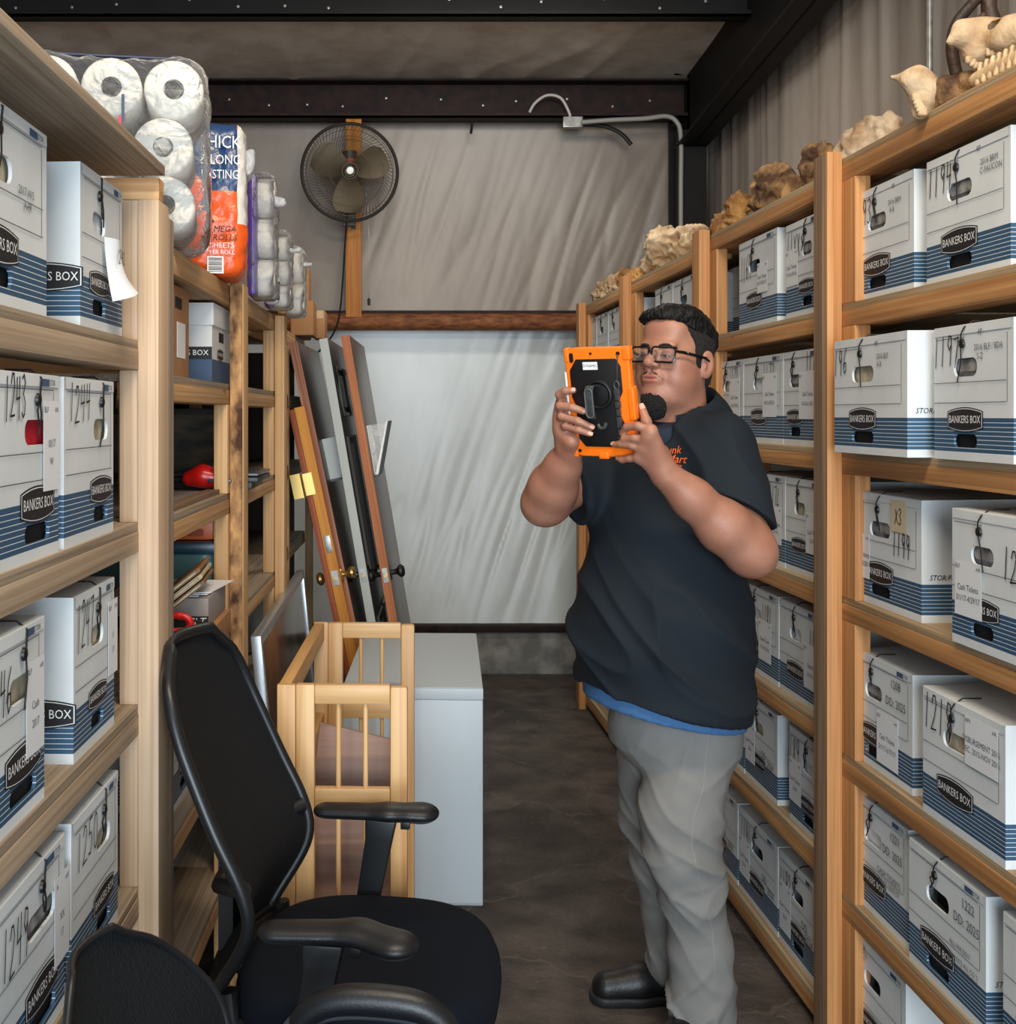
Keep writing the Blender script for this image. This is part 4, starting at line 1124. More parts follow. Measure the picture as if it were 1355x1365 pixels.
MB().tube([(fr*math.cos(2*math.pi*k/64), 0, fr*math.sin(2*math.pi*k/64)) for k in range(64)], .010, 8, closed=True).build('guard_rim', mat('dark_rim', srgb(40, 34, 28), .5), fan, smooth=True)
M_blade = mat('dusty_blade', srgb(92, 80, 60), .5, metal=.4)
for k, a0 in enumerate((152, 22, 268)):
    vs = []; fs = []
    for j in range(9):
        r = .035 + (.235-.035)*j/8; wd = .035 + .062*math.sin(min(1, j/6)*math.pi/2)
        if j == 8: wd *= .75
        for i in range(6):
            t = (i/5-.5)*2; a = math.radians(a0) + t*wd/max(r, .06)
            vs.append((r*math.cos(a), .020*t + .006*t*t, r*math.sin(a)))
    for j in range(8):
        for i in range(5): q = j*6+i; fs.append((q, q+1, q+7, q+6))
    raw_mesh('fan_blade', vs, fs, M_blade, fan)
MB().lathe([(0, -.01), (.028, -.01), (.034, 0), (.034, .02), (.03, .03), (0, .03)], 24, 0, Matrix.Rotation(math.pi/2, 4, 'X') @ Matrix.Translation((0, 0, -.015))).build('fan_hub', M_blade, fan, smooth=True)
MB().lathe([(.0, .115), (.020, .115), (.026, .11), (.026, .10), (.016, .098), (.016, .11), (0, .11)], 20, 0, Matrix.Rotation(math.pi/2, 4, 'X') @ Matrix.Translation((0, 0, -.02))).build('badge', M_galv, fan, smooth=True)
mo = MB()
mo.lathe([(0, -.16), (.055, -.16), (.062, -.15), (.064, -.06), (.05, -.055), (0, -.055)], 24, 0, Matrix.Rotation(math.pi/2, 4, 'X') @ Matrix.Translation((0, 0, 0)))
mo.box((-.035, .10, -.30), (.035, .20, .02), 0)
mo.lathe([(.0, .05), (.045, .05), (.045, .15), (0, .15)], 20, 0, Matrix.Translation((0, .11, -.01)))
mo.build('motor', mat('motor_grey', srgb(52, 48, 44), .5), fan, smooth=True, angle=35)
MB().lathe([(.0, .07), (.0465, .07), (.0465, .10), (0, .10)], 20, 0, Matrix.Translation((0, .11, -.01))).build('motor_band', mat('orange_band', srgb(176, 70, 24), .5), fan, smooth=True, angle=35)
def cable(name, pts_px, Y, r, m, label, cat, n=6):
    pts = [Vector(W(a, b, Y if len(p_) < 1 else p_[0])) for (a, b, *p_) in pts_px]
    # smooth the polyline
    out = []
    for i in range(len(pts)-1):
        p0 = pts[max(i-1, 0)]; p1 = pts[i]; p2 = pts[i+1]; p3 = pts[min(i+2, len(pts)-1)]
        for k in range(6):
            t = k/6
            out.append(.5*((2*p1) + (p2-p0)*t + (2*p0-5*p1+4*p2-p3)*t*t + (3*p1-p0-3*p2+p3)*t**3))
    out.append(pts[-1])
    return tag(MB().tube(out, r, n).build(name, m, None, smooth=True), label, cat)
cable('power_cord', [(463, 285), (460, 330), (457, 375), (454, 410), (450, 432), (440, 452), (424, 470)], 6.92, .006, M_cord, 'black power cord hanging from the wall fan', 'cord')
pc = cable('pull_chain', [(474, 236, 6.90), (486, 250, 6.95), (491, 285, 6.97), (492, 340, 6.97), (492, 398, 6.97)], 6.97, .002, M_galv, 'thin fan pull chain right of the timber', 'chain')
MB().lathe([(0, 2.255), (.008, 2.258), (.010, 2.29), (.004, 2.30)], 10, 0, Matrix.Translation((W(492, 0, 6.97)[0], 6.97, 0))).build('chain_pull', M_black, pc, smooth=True)
jb = MB().box((W(750, 0, 7.0)[0], 6.955, 3.322), (W(776, 0, 7.0)[0], 7.005, 3.386)).build('junction_box', M_galv, None, bevel=.003)
tag(jb, 'small grey junction box below the eave beam', 'junction box')
MB().box((W(751, 0, 7.0)[0], 6.950, 3.327), (W(774, 0, 7.0)[0], 6.9545, 3.38)).build('cover_plate', M_galv, jb)
cable('conduit', [(776, 163), (815, 160), (860, 158), (888, 155), (902, 162), (908, 182), (908, 250), (908, 330), (908, 420)], 6.90, .014, mat('grey_conduit', srgb(150, 148, 142), .45), 'grey conduit bending down the corner column from the junction box', 'conduit', 10)
cable('flexible_conduit', [(706, 150), (714, 137), (730, 127), (748, 131), (759, 150), (760, 156)], 6.96, .009, mat('pale_conduit', srgb(190, 188, 182), .45), 'pale flexible conduit arching above the junction box', 'conduit', 10)
cable('black_cable', [(776, 166), (805, 168), (828, 178), (842, 193)], 6.98, .013, M_cord, 'thick black cable entering the wall insulation right of the junction box', 'cable', 8)
cable('wire_stub', [(630, 161), (629, 170), (628, 178)], 7.0, .008, M_cord, 'short black wire stub hanging below the eave beam', 'wire', 8)

# ------------------------------------------------------------------ paper packs on top of the left rack
M_roll = mat('paper_roll', srgb(206, 203, 194), .9, bump=.25, bscale=90)
M_tube = mat('roll_core', srgb(48, 42, 40), .9, vary=.8, vscale=60, col2=srgb(14, 12, 12))
M_film = film('clear_wrap', (.92, .93, .95, 1), .03, .14)
ZTOP = 1.956
def roll_mesh(mb, M, r=.062, L=.27, core=.0215):
    mb.lathe([(core, 0), (r-.006, 0), (r, .006), (r, L-.006), (r-.006, L), (core, L)], 32, 0, M)
    mb.lathe([(core, 0), (core-.001, .002), (core-.001, L-.002), (core, L)], 20, 1, M)
    mb.lathe([(core*.98, .025), (0, .03)], 20, 1, M)
def wrap(name, lo, hi, r, m, root, jag=.01, seed=3, h=.012, mi=None, mats=None):
    lo = np.array(lo); hi = np.array(hi)
    f = Field(lo-.05, hi+.05, h); f.rbox((lo+hi)/2, (hi-lo)/2, r)
    V, Q = f.mesh(); V = relax(V, Q, 2); N = vnormals(V, Q)
    dsp = np.array([nz(p, 16) * .6 + nz(p + seed, 40)*.4 for p in V]); V = V + N*(dsp*jag)[:, None]
    V[:, 2] = np.maximum(V[:, 2], lo[2])
    mid = mi(V[Q].mean(1)) if mi else None
    return raw_mesh(name, V, Q, mats or m, root, mi=mid)
pk = empty('paper_towel_pack', (-.62, 2.42, ZTOP), math.radians(9), 'clear wrapped pack of large white paper rolls nearest on the left rack top', 'paper roll pack')
for row, (zc, dx) in enumerate(((2.285, 0), (2.163, -.022), (2.041, -.018))):
    for col, xc in enumerate((-.742, -.612, -.484)):
        mb = MB(); roll_mesh(mb, Matrix.Translation((xc + dx + .62, 0.006, zc - ZTOP)) @ Matrix.Rotation(-math.pi/2, 4, 'X'))
        mb.build('paper_roll', [M_roll, M_tube], pk, smooth=True, angle=50)
wrap('wrap_film', (-.195, -.004, .004), (.208, .290, .402), .045, M_film, pk, .014)
# printed strip of the wrap along the top, the side print and tape
MB().box((-.20, .02, .3965), (.17, .26, .3995)).build('wrap_print', mat('navy_wrap', srgb(46, 54, 84), .35), pk)
mb = MB()
for i, (z0, c_) in enumerate(((.26, 0), (.215, 1), (.17, 2))):
    mb.box((.030 - i*.006, -.0125, z0-.006), (.036 - i*.006, -.0115, z0+.05), c_)
mb.build('wrap_stripe', [mat('stripe_dark', srgb(40, 60, 90), .4), mat('stripe_red', srgb(190, 40, 80), .4), mat('stripe_yellow', srgb(226, 190, 70), .4)], pk)
mb = MB(); add_text(mb, 'Sparkle', .07, .15, .11, -.213, 0, sx=1.0, M=Matrix.Rotation(math.pi/2, 4, 'Z'))
mb.box((.2130, .03, .02), (.2136, .27, .17), 1); mb.build('side_print', [mat('yellow_lettering', srgb(236, 180, 40), .4), mat('orange_wrap', srgb(222, 96, 30), .35)], pk)

M_or = mat('orange_wrap_film', srgb(232, 92, 30), .28, bump=.5, bscale=24)
M_bl = mat('blue_wrap_film', srgb(28, 62, 108), .28, bump=.5, bscale=24)
op = empty('paper_towel_pack', (-.49, 3.0, ZTOP), math.radians(8), 'orange and blue pack of mega paper rolls on the left rack top', 'paper roll pack')
def split(C):
    out = np.zeros(len(C), int)
    out[(C[:, 2] > .22) & (C[:, 0] < .056) & (C[:, 2] - .22 > (C[:, 0] + .07)*-.9 + .06)] = 1
    out[(C[:, 0] > .057) & (C[:, 2] > .14)] = 2
    return out
wrap('pack_wrap', (-.085, 0, .003), (.080, .20, .405), .035, None, op, .010, 5, .007, split, [M_or, M_bl, mat('white_roll_under_wrap', srgb(224, 220, 212), .3, bump=.4, bscale=30)])
mb = MB(); M0 = Matrix.Identity(4)
add_text(mb, 'THICK', .046, .012, .345, -.0105, 0, sx=.80); add_text(mb, '& LONG', .036, .014, .300, -.0105, 0, sx=.78); add_text(mb, 'LASTING', .033, .013, .262, -.0105, 0, sx=.74)
mb.build('slogan', M_white, op)
mb = MB(); add_text(mb, '5', .070, -.018, .118, -.0105, 0, shear=.2); add_text(mb, 'MEGA', .022, .026, .122, -.0105, 0, shear=.2); add_text(mb, 'ROLLS', .022, .026, .100, -.0105, 0, shear=.2)
add_text(mb, '0', .036, -.024, .075, -.0105, 1); add_text(mb, 'SHEETS', .019, .018, .080, -.0105, 1); add_text(mb, 'PER ROLL', .015, .018, .062, -.0105, 1)
mb.build('size_print', [M_ink, M_white], op)
mb = MB().box((-.020, -.0105, .008), (.022, -.0100, .052), 0)
for i in range(9): mb.box((-.016, -.0110, .012 + i*.0042), (.018, -.0106, .0135 + i*.0042 + (.001 if i % 3 else 0)), 1)
mb.build('barcode', [M_white, M_ink], op)
wrap('wrap_tail', (.075, .05, .27), (.10, .12, .35), .015, film('white_film', (.9, .92, .95, 1), .35, .2), op, .02, 8, .006)
def small_pack(loc, w, dpt, hgt, colA, colname, label, nrow, seed):
    r_ = empty('paper_towel_pack', loc, math.radians(2), label, 'paper roll pack')
    for i in range(nrow):
        hh = hgt/nrow; mb = MB(); roll_mesh(mb, Matrix.Translation((-w/2 + .006, dpt*.45, hh*(i+.5))) @ Matrix.Rotation(math.pi/2, 4, 'Y'), hh*.485, w + .004, .018)
        mb.build('paper_roll', [M_roll, M_tube], r_, smooth=True, angle=50)
    mA = mat(colname, colA, .3)
    MB().box((-w/2, 0.002, .004), (-w/2 + w*.40, dpt-.01, hgt)).build('printed_wrap', mA, r_, bevel=.015)
    wrap('wrap_film', (-w/2, 0, .003), (w/2+.01, dpt, hgt+.01), .025, M_film, r_, .016, seed, .008)
    wrap('wrap_tail', (w/2, .02, hgt*.74), (w/2+.045, .05, hgt*.82), .008, film('white_film', (.9, .92, .95, 1), .35, .2), r_, .025, seed+2, .006)
    return r_
small_pack((-.440, 3.50, ZTOP), .070, .22, .375, srgb(74, 44, 130), 'purple_wrap', 'purple striped pack of white paper rolls on the left rack top', 3, 11)
small_pack((-.430, 3.86, ZTOP), .075, .20, .25, srgb(84, 52, 128), 'violet_wrap', 'small purple topped paper pack behind the purple striped one', 3, 15)
small_pack((-.415, 4.16, ZTOP), .085, .20, .24, srgb(196, 150, 60), 'mustard_wrap', 'mustard trimmed paper pack nearest the small cartons', 2, 19)
wrap('bottle', (-.455, 3.735, ZTOP), (-.405, 3.785, ZTOP+.10), .018, None, None, .001, 3, .006, lambda C: (np.abs(C[:, 2]-ZTOP-.045) < .03).astype(int), [mat('white_bottle', srgb(220, 222, 224), .35), mat('navy_label', srgb(36, 58, 92), .4)])
tag(bpy.data.objects['bottle'], 'small white bottle with a navy label between purple paper packs', 'bottle')

M_carton = mat('brown_cardboard', srgb(176, 128, 82), .75, vary=.3, vscale=7, col2=srgb(156, 108, 66))
M_tape = mat('carton_tape', srgb(196, 160, 112), .3)
def carton(loc, rz, w, d, h, label, lid=False, group=None, parent_rack=None):
    r = empty('carton', loc, rz, label, 'carton', group)
    MB().box((0, 0, 0.001), (w, d, h)).build('carton_body', M_carton, r, bevel=.003)
    MB().box((w/2-.02, -.0006, h*.72), (w/2+.02, d+.0006, h+.0006)).build('tape_strip', M_tape, r)
    return r
carton((-.51, 5.20, ZTOP), .0, .10, .20, .155, 'small brown carton at the front edge of the left rack top', group=None)
carton((-.535, 5.42, ZTOP), .0, .085, .16, .33, 'tall narrow brown carton on the left rack top')
carton((-.428, 5.42, ZTOP), .0, .055, .16, .13, 'smallest brown carton, rightmost on the left rack top')

# ------------------------------------------------------------------ things on the left rack's second bay
def rk(d, s_, z): return RL.world(s_, d, z)
def on_left(name, d, s_, z, label, cat, group=None):
    return empty(name, rk(d, s_, z), RL.t + math.pi/2, label, cat, group)   # local x along the rack (away), local y into the rack
b = on_left('carton', .05, 2.40, 1.684, 'brown carton with a white shipping label on the left rack', 'carton')
MB().box((0, 0, .001), (.335, .36, .205)).build('carton_body', M_carton, b, bevel=.003)
MB().box((.20, -.0008, .045), (.29, 0, .125)).build('shipping_label', M_paper, b)
MB().box((.18, -.001, .155), (.25, .004, .180)).build('hand_hole', M_dark, b)
b = on_left('archive_box', .05, 3.035, 1.684, 'white lidded archive box with a blue base band behind the brown carton', 'file box')
m_ab = MB().box((0, 0, .001), (.29, .36, .062), 1).box((0, 0, .062), (.29, .36, .185), 0).build('box_body', [M_card if False else mat('white_card', srgb(214, 216, 216), .55), M_bluep], b)
MB().box((-.005, -.005, .150), (.295, .365, .209)).build('lid', mat('white_card', srgb(214, 216, 216), .55), b, bevel=.002)
MB().box((.10, -.001, .112), (.17, .004, .138)).build('hand_hole', M_dark, b)
emblem(b, .12, .078, .09)
mb = MB(); add_text(mb, 'BANKERS BOX', .020, -.075, .078, -.0024, 1, M=Matrix.Rotation(-math.pi/2, 4, 'Z')); mb.box((-.0018, .0, .062), (-.0010, .15, .094), 0)
mb.build('end_emblem', [M_ink, M_white], b)

Z2 = 1.330 + TH; Z3 = .985 + TH
def facing(name, px0, px1, Y, z, label, cat, group=None):
    """thing whose near end faces the aisle mouth: origin at its near right bottom corner; local x to the left, y away"""
    return empty(name, ((px1-CX)*Y/F, Y, z), 0, label, cat, group)
pn = facing('framed_painting', 215, 300, 3.86, Z2, 'dark framed landscape painting standing at the back of the left rack', 'painting')
MB().box((-.40, 0, 0), (0, .02, .235)).build('picture_frame', mat('dark_frame', srgb(40, 30, 24), .4), pn, bevel=.003)
MB().box((-.38, -.002, .022), (-.02, -.0002, .215)).build('canvas', mat('dark_landscape', srgb(84, 70, 46), .5, vary=.9, vscale=9, col2=srgb(24, 22, 18), stretch=(1, 1, 2.5)), pn)
cs = on_left('cardboard_sheet', .09, 2.42, Z2, 'grey cardboard sheet lying flat on the left rack', 'cardboard')
MB().box((0, 0, .001), (.72, .40, .008)).build('sheet', mat('grey_board', srgb(142, 134, 128), .8), cs)
b2 = on_left('brown_board', .05, 2.42, Z2, 'narrow brown board at the front edge of the grey cardboard sheet', 'board')
MB().box((0, 0, .001), (.74, .036, .012)).build('board', wood('brown_sheet', srgb(140, 112, 90), srgb(104, 82, 66), 'X', knots=False), b2)
lp = facing('laptop', 225, 344, 3.30, Z2 + .0005, 'stacked black laptop tray sticking out past the second post of the left rack', 'laptop')
MB().box((-.26, 0, .022), (0, .30, .036)).build('laptop_base', M_black, lp, bevel=.003)
MB().box((-.26, 0, .0385), (0, .30, .048)).build('laptop_lid', mat('dark_lid', srgb(44, 50, 58), .3), lp, bevel=.003)
MB().box((-.25, .02, .0005), (-.02, .28, .0215)).build('laptop_dock', M_black, lp, bevel=.003)
f = Field((-.14, -.05, -.02), (.06, .09, .12), .005); f.chain([(-.075, .03, .030), (-.04, .03, .036), (.01, .03, .030)], [.022, .032, .026], .01); f.plane_cut((0, 0, .002), (0, 0, -1))
V, Q = f.mesh(); V = relax(V, Q, 1)
st = facing('stapler', 255, 287, 3.18, Z2 + .0085, 'bright red stapler in front of the black laptop tray', 'stapler')
raw_mesh('stapler_body', V, Q, mat('bright_red_plastic', srgb(206, 26, 22), .3), st)
MB().box((-.02, -.012, .020), (.045, .004, .030)).build('stapler_jaw', mat('dark_lid', srgb(44, 50, 58), .3), st, bevel=.002)

c3 = facing('carton', 200, 268, 2.56, Z3, 'flat brown carton under the grey lettered box', 'carton')
MB().box((-.28, 0, .001), (0, .44, .058)).build('carton_body', M_carton, c3, bevel=.003)
pb = facing('product_box', 200, 278, 2.74, Z3 + .0585, 'grey box with white letters on a black band under loose papers', 'box')
MB().box((-.26, 0, .001), (0, .26, .068)).build('box_body', mat('grey_carton', srgb(146, 138, 134), .6), pb, bevel=.002)
mb = MB().box((-.26, -.0008, .001), (0, -.0002, .026), 0); add_text(mb, 'PLT', .024, -.026, .013, -.0014, 1, shear=.35); mb.build('printed_band', [M_ink, M_white], pb)
ZP = Z3 + .1275
for i, (dx, dy, rz_) in enumerate(((-.02, .02, .10), (.0, .03, -.12), (.012, .05, .22))):
    pp = facing('loose_paper', 200, 276, 2.74 + dy, ZP + .0024*i, ['lowest loose white sheet on the grey lettered box', 'middle loose white sheet on the grey lettered box', 'topmost loose white sheet on the grey lettered box'][i], 'paper')
    pp.location.x += dx; pp.rotation_euler.z = rz_
    mb = MB(); mb.box((-.21, 0, 0), (0, .24, .0016), 0)
    for k in range(7): mb.box((-.18, .03 + .026*k, .0017), (-.04, .033 + .026*k, .0018), 1)
    mb.build('sheet', [M_paper, mat('grey_print', srgb(150, 152, 158), .6)], pp)
for i, (c_, lab) in enumerate(((srgb(112, 78, 44), 'brown folder at the bottom of the tilted stack'), (srgb(178, 160, 128), 'tan folder of loose sheets in the tilted stack'), (srgb(126, 88, 48), 'brown folder on top of the tilted stack'))):
    fo = facing('folder', 200, 274 - 3*i, 2.68 + .004*i, ZP + .042 + .014*i, lab, 'folder')
    fo.rotation_euler = Euler((0, math.radians(-38), math.radians(4)))
    n = MB(); n.tube([(-.004, .0, .0055), (-.004, .22, .0055)], .0055, 8); n.box((-.24, 0, 0), (-.004, .22, .0022)).box((-.24, 0, .0088), (-.004, .22, .011))
    n.build('cover', mat('folder_%d' % i, c_, .6), fo, smooth=True, angle=40)
    MB().box((-.23, .004, .003), (-.010, .215, .008)).build('sheets', M_manila, fo)
tb2 = facing('storage_tote', 200, 291, 3.16, Z3, 'teal plastic tote with a dark lid at the back of the left rack', 'tote')
f = Field((-.42, -.03, -.02), (.05, .56, .24), .01); f.rbox((-.19, .26, .10), (.18, .25, .10), .03)
V, Q = f.mesh(); V[:, 2] = np.maximum(V[:, 2], .001)
raw_mesh('tote_body', V, Q, mat('teal_plastic', srgb(84, 124, 122), .35), tb2)
MB().box((-.38, 0, .178), (0, .52, .212)).build('tote_lid', mat('dark_teal_lid', srgb(28, 66, 84), .3), tb2, bevel=.010)
ob = facing('orange_case', 200, 286, 3.20, Z3 + .213, 'orange plastic case on the teal tote', 'case')
MB().box((-.30, 0, 0), (0, .40, .072)).build('case_body', mat('orange_plastic', srgb(212, 98, 26), .4), ob, bevel=.012)
MB().box((-.075, -.002, .012), (-.03, -.0001, .032)).build('case_mark', mat('dark_orange', srgb(150, 60, 14), .5), ob)
f = Field((-.10, -.03, -.02), (.10, .05, .10), .0045)
for k in range(12):
    a = 2*math.pi*k/12; a2 = 2*math.pi*(k+1)/12
    f.cone((.030*math.cos(a), .01, .028 + .019*math.sin(a)), (.030*math.cos(a2), .01, .028 + .019*math.sin(a2)), .0075, .0075, .003)
f.cone((-.03, .01, .03), (-.075, .015, .02), .012, .014, .006); f.plane_cut((0, 0, .001), (0, 0, -1))
V, Q = f.mesh()
rh = facing('red_handle', 200, 236, 2.62, Z3 + .0585, 'red plastic handle lying below the grey lettered box', 'handle')
raw_mesh('grip', V, Q, mat('bright_red_plastic', srgb(206, 26, 22), .3), rh)
uc = cable('usb_cable', [(236, 826, 2.66), (258, 827, 2.68), (275, 832, 2.69), (282, 838, 2.68)], 2.68, .003, M_cord, 'black cable with a white plug below the grey lettered box', 'cable')
MB().tube([W(281, 837, 2.68), W(291, 843, 2.67)], .007, 8).build('plug', M_white, uc, smooth=True, angle=50)
# darker stock further down the left rack
bb = on_left('storage_bin', .10, 3.30, 1.684, 'grey fabric bin on the third bay of the left rack', 'bin')
f = Field((-.03, -.03, -.02), (.67, .40, .20), .012); f.rbox((.32, .18, .085), (.31, .17, .085), .03)
V, Q = f.mesh(); V[:, 2] = np.maximum(V[:, 2], .001)
raw_mesh('bin_body', V, Q, mat('grey_fabric', srgb(132, 128, 120), .85, bump=.3, bscale=90), bb)
bb = on_left('storage_bin', .12, 4.30, .706, 'pale plastic bin low on the farthest bay of the left rack', 'bin')
f = Field((-.03, -.03, -.02), (.67, .40, .25), .012); f.rbox((.32, .18, .105), (.31, .17, .105), .03)
V, Q = f.mesh(); V[:, 2] = np.maximum(V[:, 2], .001)
raw_mesh('bin_body', V, Q, mat('pale_plastic', srgb(176, 182, 184), .45), bb)

# ------------------------------------------------------------------ bones, skulls and antler on top of the right rack
ZRT = 2.228
M_bone = mat('bleached_bone', srgb(206, 184, 152), .7, bump=.4, bscale=70, vary=.5, vscale=14, col2=srgb(160, 128, 92))
M_bone_w = mat('white_bone', srgb(222, 208, 184), .7, bump=.5, bscale=60, vary=.6, vscale=12, col2=srgb(150, 120, 88))
M_bone_b = mat('brown_bone', srgb(176, 138, 92), .75, bump=.8, bscale=50, vary=.9, vscale=13, col2=srgb(78, 52, 34))
M_bone_y = mat('yellow_brown_bone', srgb(196, 150, 88), .75, bump=.7, bscale=50, vary=.8, vscale=12, col2=srgb(130, 86, 44))
M_teeth = mat('old_teeth', srgb(208, 178, 138), .5, vary=.5, vscale=40)
M_antler = mat('dark_antler', srgb(58, 36, 22), .55, vary=.5, vscale=18, col2=srgb(28, 18, 12), bump=.3, bscale=60)
def lump(name, px0, px1, py0, py1, d, m, label, cat, seed, blobs, amp=.010, fr=14, h=.007, group=None):
    """rough bone: blobs given in units of the photo extent (u across, v up, w into the rack, radius in half-heights)"""
    xm = (px0+px1)/2; s_ = RR.s_at(xm, d); c = RR.world(s_, d, ZRT); Y = c.y
    wd = (px1-px0)*Y/F; ht = CAMH - (py0-CY)*Y/F - ZRT
    R = Matrix.Rotation(RR.t - math.radians(62), 3, 'Z')     # local x runs down the rack toward the camera
    ex = wd*.5 + .08
    f = Field((-ex*1.4, -ex*1.2, -.04), (ex*1.4, ex*1.2, ht + .08), h)
    for (u, v, w_, ru, rv, rw) in blobs:
        f.ell((u*wd*.62, w_*wd*.5, v*ht), (ru*wd*.62, rw*wd*.5, rv*ht), .02)
    f.plane_cut((0, 0, .001), (0, 0, -1))
    V, Q = f.mesh(); N = vnormals(V, Q)
    dsp = np.array([nz(p + seed, fr)*.9 - abs(nz(p + seed, fr*1.9))*1.3 + nz(p + seed, fr*4.2)*.45 + .3 for p in V]); V = V + N*(dsp*amp*1.7)[:, None]
    V[:, 2] = np.maximum(V[:, 2], .0)
    o = raw_mesh(name, V, Q, m)
    o.matrix_world = Matrix.Translation(c) @ R.to_4x4()
    return tag(o, label, cat, group)
lump('bone', 1108, 1200, 158, 215, .13, M_bone_w, 'large white weathered bone above the box numbered 1193', 'bone', 2, [(-.15, .45, 0, .55, .5, .5), (.45, .5, .05, .5, .42, .4), (-.6, .25, 0, .35, .3, .35), (.1, .75, 0, .3, .25, .3)])
lump('bone', 1066, 1112, 195, 232, .14, M_bone_b, 'small dark brown bone left of the white weathered bone', 'bone', 5, [(-.3, .5, 0, .55, .5, .6), (.4, .7, 0, .5, .3, .5)], .012, 22)
lump('skull', 1000, 1072, 221, 285, .15, M_bone_b, 'brown and grey skull on the right rack above the tall post', 'skull', 8, [(-.25, .5, 0, .62, .52, .6), (.45, .45, 0, .5, .42, .5), (0, .85, 0, .4, .2, .4)], .012, 16)
lump('bone', 948, 1002, 260, 312, .14, M_bone_y, 'yellow brown bone sloping left of the brown skull', 'bone', 12, [(.35, .6, 0, .6, .45, .6), (-.4, .3, 0, .6, .35, .5)], .012, 20)
lump('skull', 855, 940, 304, 366, .18, M_bone, 'large tan skull at the second post from the far end', 'skull', 15, [(-.35, .55, 0, .5, .55, .6), (.3, .6, 0, .6, .42, .5), (-.7, .25, 0, .3, .3, .3), (.7, .8, 0, .4, .18, .3)], .014, 13)
lump('bone', 820, 862, 358, 386, .2, M_bone_y, 'ribbed yellow bone behind the large tan skull', 'bone', 18, [(0, .5, 0, .9, .5, .6)], .014, 26)
lump('bone', 786, 838, 368, 408, .2, M_bone, 'pale flaky bone at the far end of the right rack', 'bone', 22, [(-.3, .35, 0, .6, .4, .6), (.4, .5, 0, .6, .5, .5)], .016, 20)

def world_field(pts, h, pad=.06):
    P = np.array(pts); return Field(P.min(0)-pad, P.max(0)+pad, h)
def wp(px, py, Y): return W(px, py, Y)
# lower jaw with a pointed prong, on a dark mossy lump
A, B, C_, D_ = wp(1189, 103, 2.46), wp(1222, 106, 2.42), wp(1236, 126, 2.42), wp(1228, 148, 2.42)
f = world_field([A, B, C_, D_, wp(1262, 118, 2.42)], .005)
f.chain([A, (A+B)/2, B], [.004, .012, .026], .012); f.chain([B, C_, D_], [.028, .030, .018], .015); f.chain([B, wp(1250, 112, 2.43)], [.022, .008], .015)
V, Q = f.mesh(); N = vnormals(V, Q); V = V + N*(np.array([nz(p, 30) for p in V])*.004)[:, None]
jw = raw_mesh('jawbone', V, Q, M_bone); tag(jw, 'pointed pale jawbone right of the white weathered bone', 'jawbone')
for k in range(5):
    p = wp(1222 + 2*k, 130 + 5*k, 2.405); f = Field(p-.03, p+.03, .003); f.rbox(p, (.010, .007, .009), .005); V, Q = f.mesh(); raw_mesh('tooth', V, Q, M_teeth, jw)
f = world_field([wp(1238, 140, 2.42), wp(1300, 105, 2.3), wp(1238, 152, 2.42)], .006)
f.chain([wp(1243, 136, 2.44), wp(1265, 122, 2.40), wp(1292, 108, 2.34)], [.030, .030, .022], .02); f.chain([wp(1243, 148, 2.44), wp(1300, 120, 2.34)], [.02, .02], .02)
V, Q = f.mesh(); N = vnormals(V, Q); V = V + N*(np.array([nz(p, 40)*.6 + nz(p, 18)*.6 for p in V])*.012)[:, None]; V[:, 2] = np.maximum(V[:, 2], ZRT)
tag(raw_mesh('bone', V, Q, M_bone_b), 'dark mossy bone between the pointed jawbone and the toothed skull', 'bone')
# toothed skull
Ys = 2.30
f = world_field([wp(1262, 55, Ys), wp(1420, 20, 2.1), wp(1300, 100, Ys)], .005)
f.chain([wp(1266, 56, Ys), wp(1285, 47, Ys), wp(1315, 47, Ys), wp(1350, 48, Ys-.05), wp(1395, 42, Ys-.1)], [.006, .020, .030, .036, .05], .02)
f.chain([wp(1280, 35, Ys), wp(1330, 38, Ys)], [.012, .02], .015); f.chain([wp(1290, 60, Ys), wp(1300, 72, Ys), wp(1330, 78, Ys)], [.014, .020, .016], .015)
f.ell(wp(1335, 36, Ys-.04), (.022, .02, .012), .008, sub=True)
V, Q = f.mesh(); N = vnormals(V, Q); V = V + N*(np.array([nz(p, 26) for p in V])*.005)[:, None]
sk = raw_mesh('animal_skull', V, Q, M_bone); tag(sk, 'pale animal skull with rows of teeth at the upper right', 'skull')
for k in range(7):
    p = wp(1318 + 6*k, 66 + .6*k, Ys-.030 - .004*k); f = Field(p-.03, p+.03, .003); f.rbox(p, (.0045, .005, .014), .0035); V, Q = f.mesh(); raw_mesh('tooth', V, Q, M_teeth, sk)
for k in range(4):
    p = wp(1292 + 5*k, 80 + 4*k, Ys-.012); f = Field(p-.03, p+.03, .003); f.rbox(p, (.007, .006, .008), .004); V, Q = f.mesh(); raw_mesh('tooth', V, Q, M_teeth, sk)
f = world_field([wp(1300, 108, 2.27), wp(1372, 70, 2.15)], .005)
f.chain([wp(1302, 106, 2.27), wp(1330, 92, 2.22), wp(1380, 68, 2.12)], [.014, .016, .018], .01)
V, Q = f.mesh(); jb2 = raw_mesh('jawbone', V, Q, M_teeth); tag(jb2, 'long jawbone with a comb of tall teeth under the pale skull', 'jawbone')
for k in range(8):
    t = k/7; p = (1-t)*wp(1306, 99, 2.255) + t*wp(1366, 68, 2.13); f = Field(p-.05, p+.05, .003)
    f.cone(p - np.array((.003, 0, .018)), p + np.array((.003, 0, .020)), .0062, .0050, .002); V, Q = f.mesh(); raw_mesh('tooth', V, Q, M_teeth, jb2)
Ya = 2.42
an = []
mb = MB()
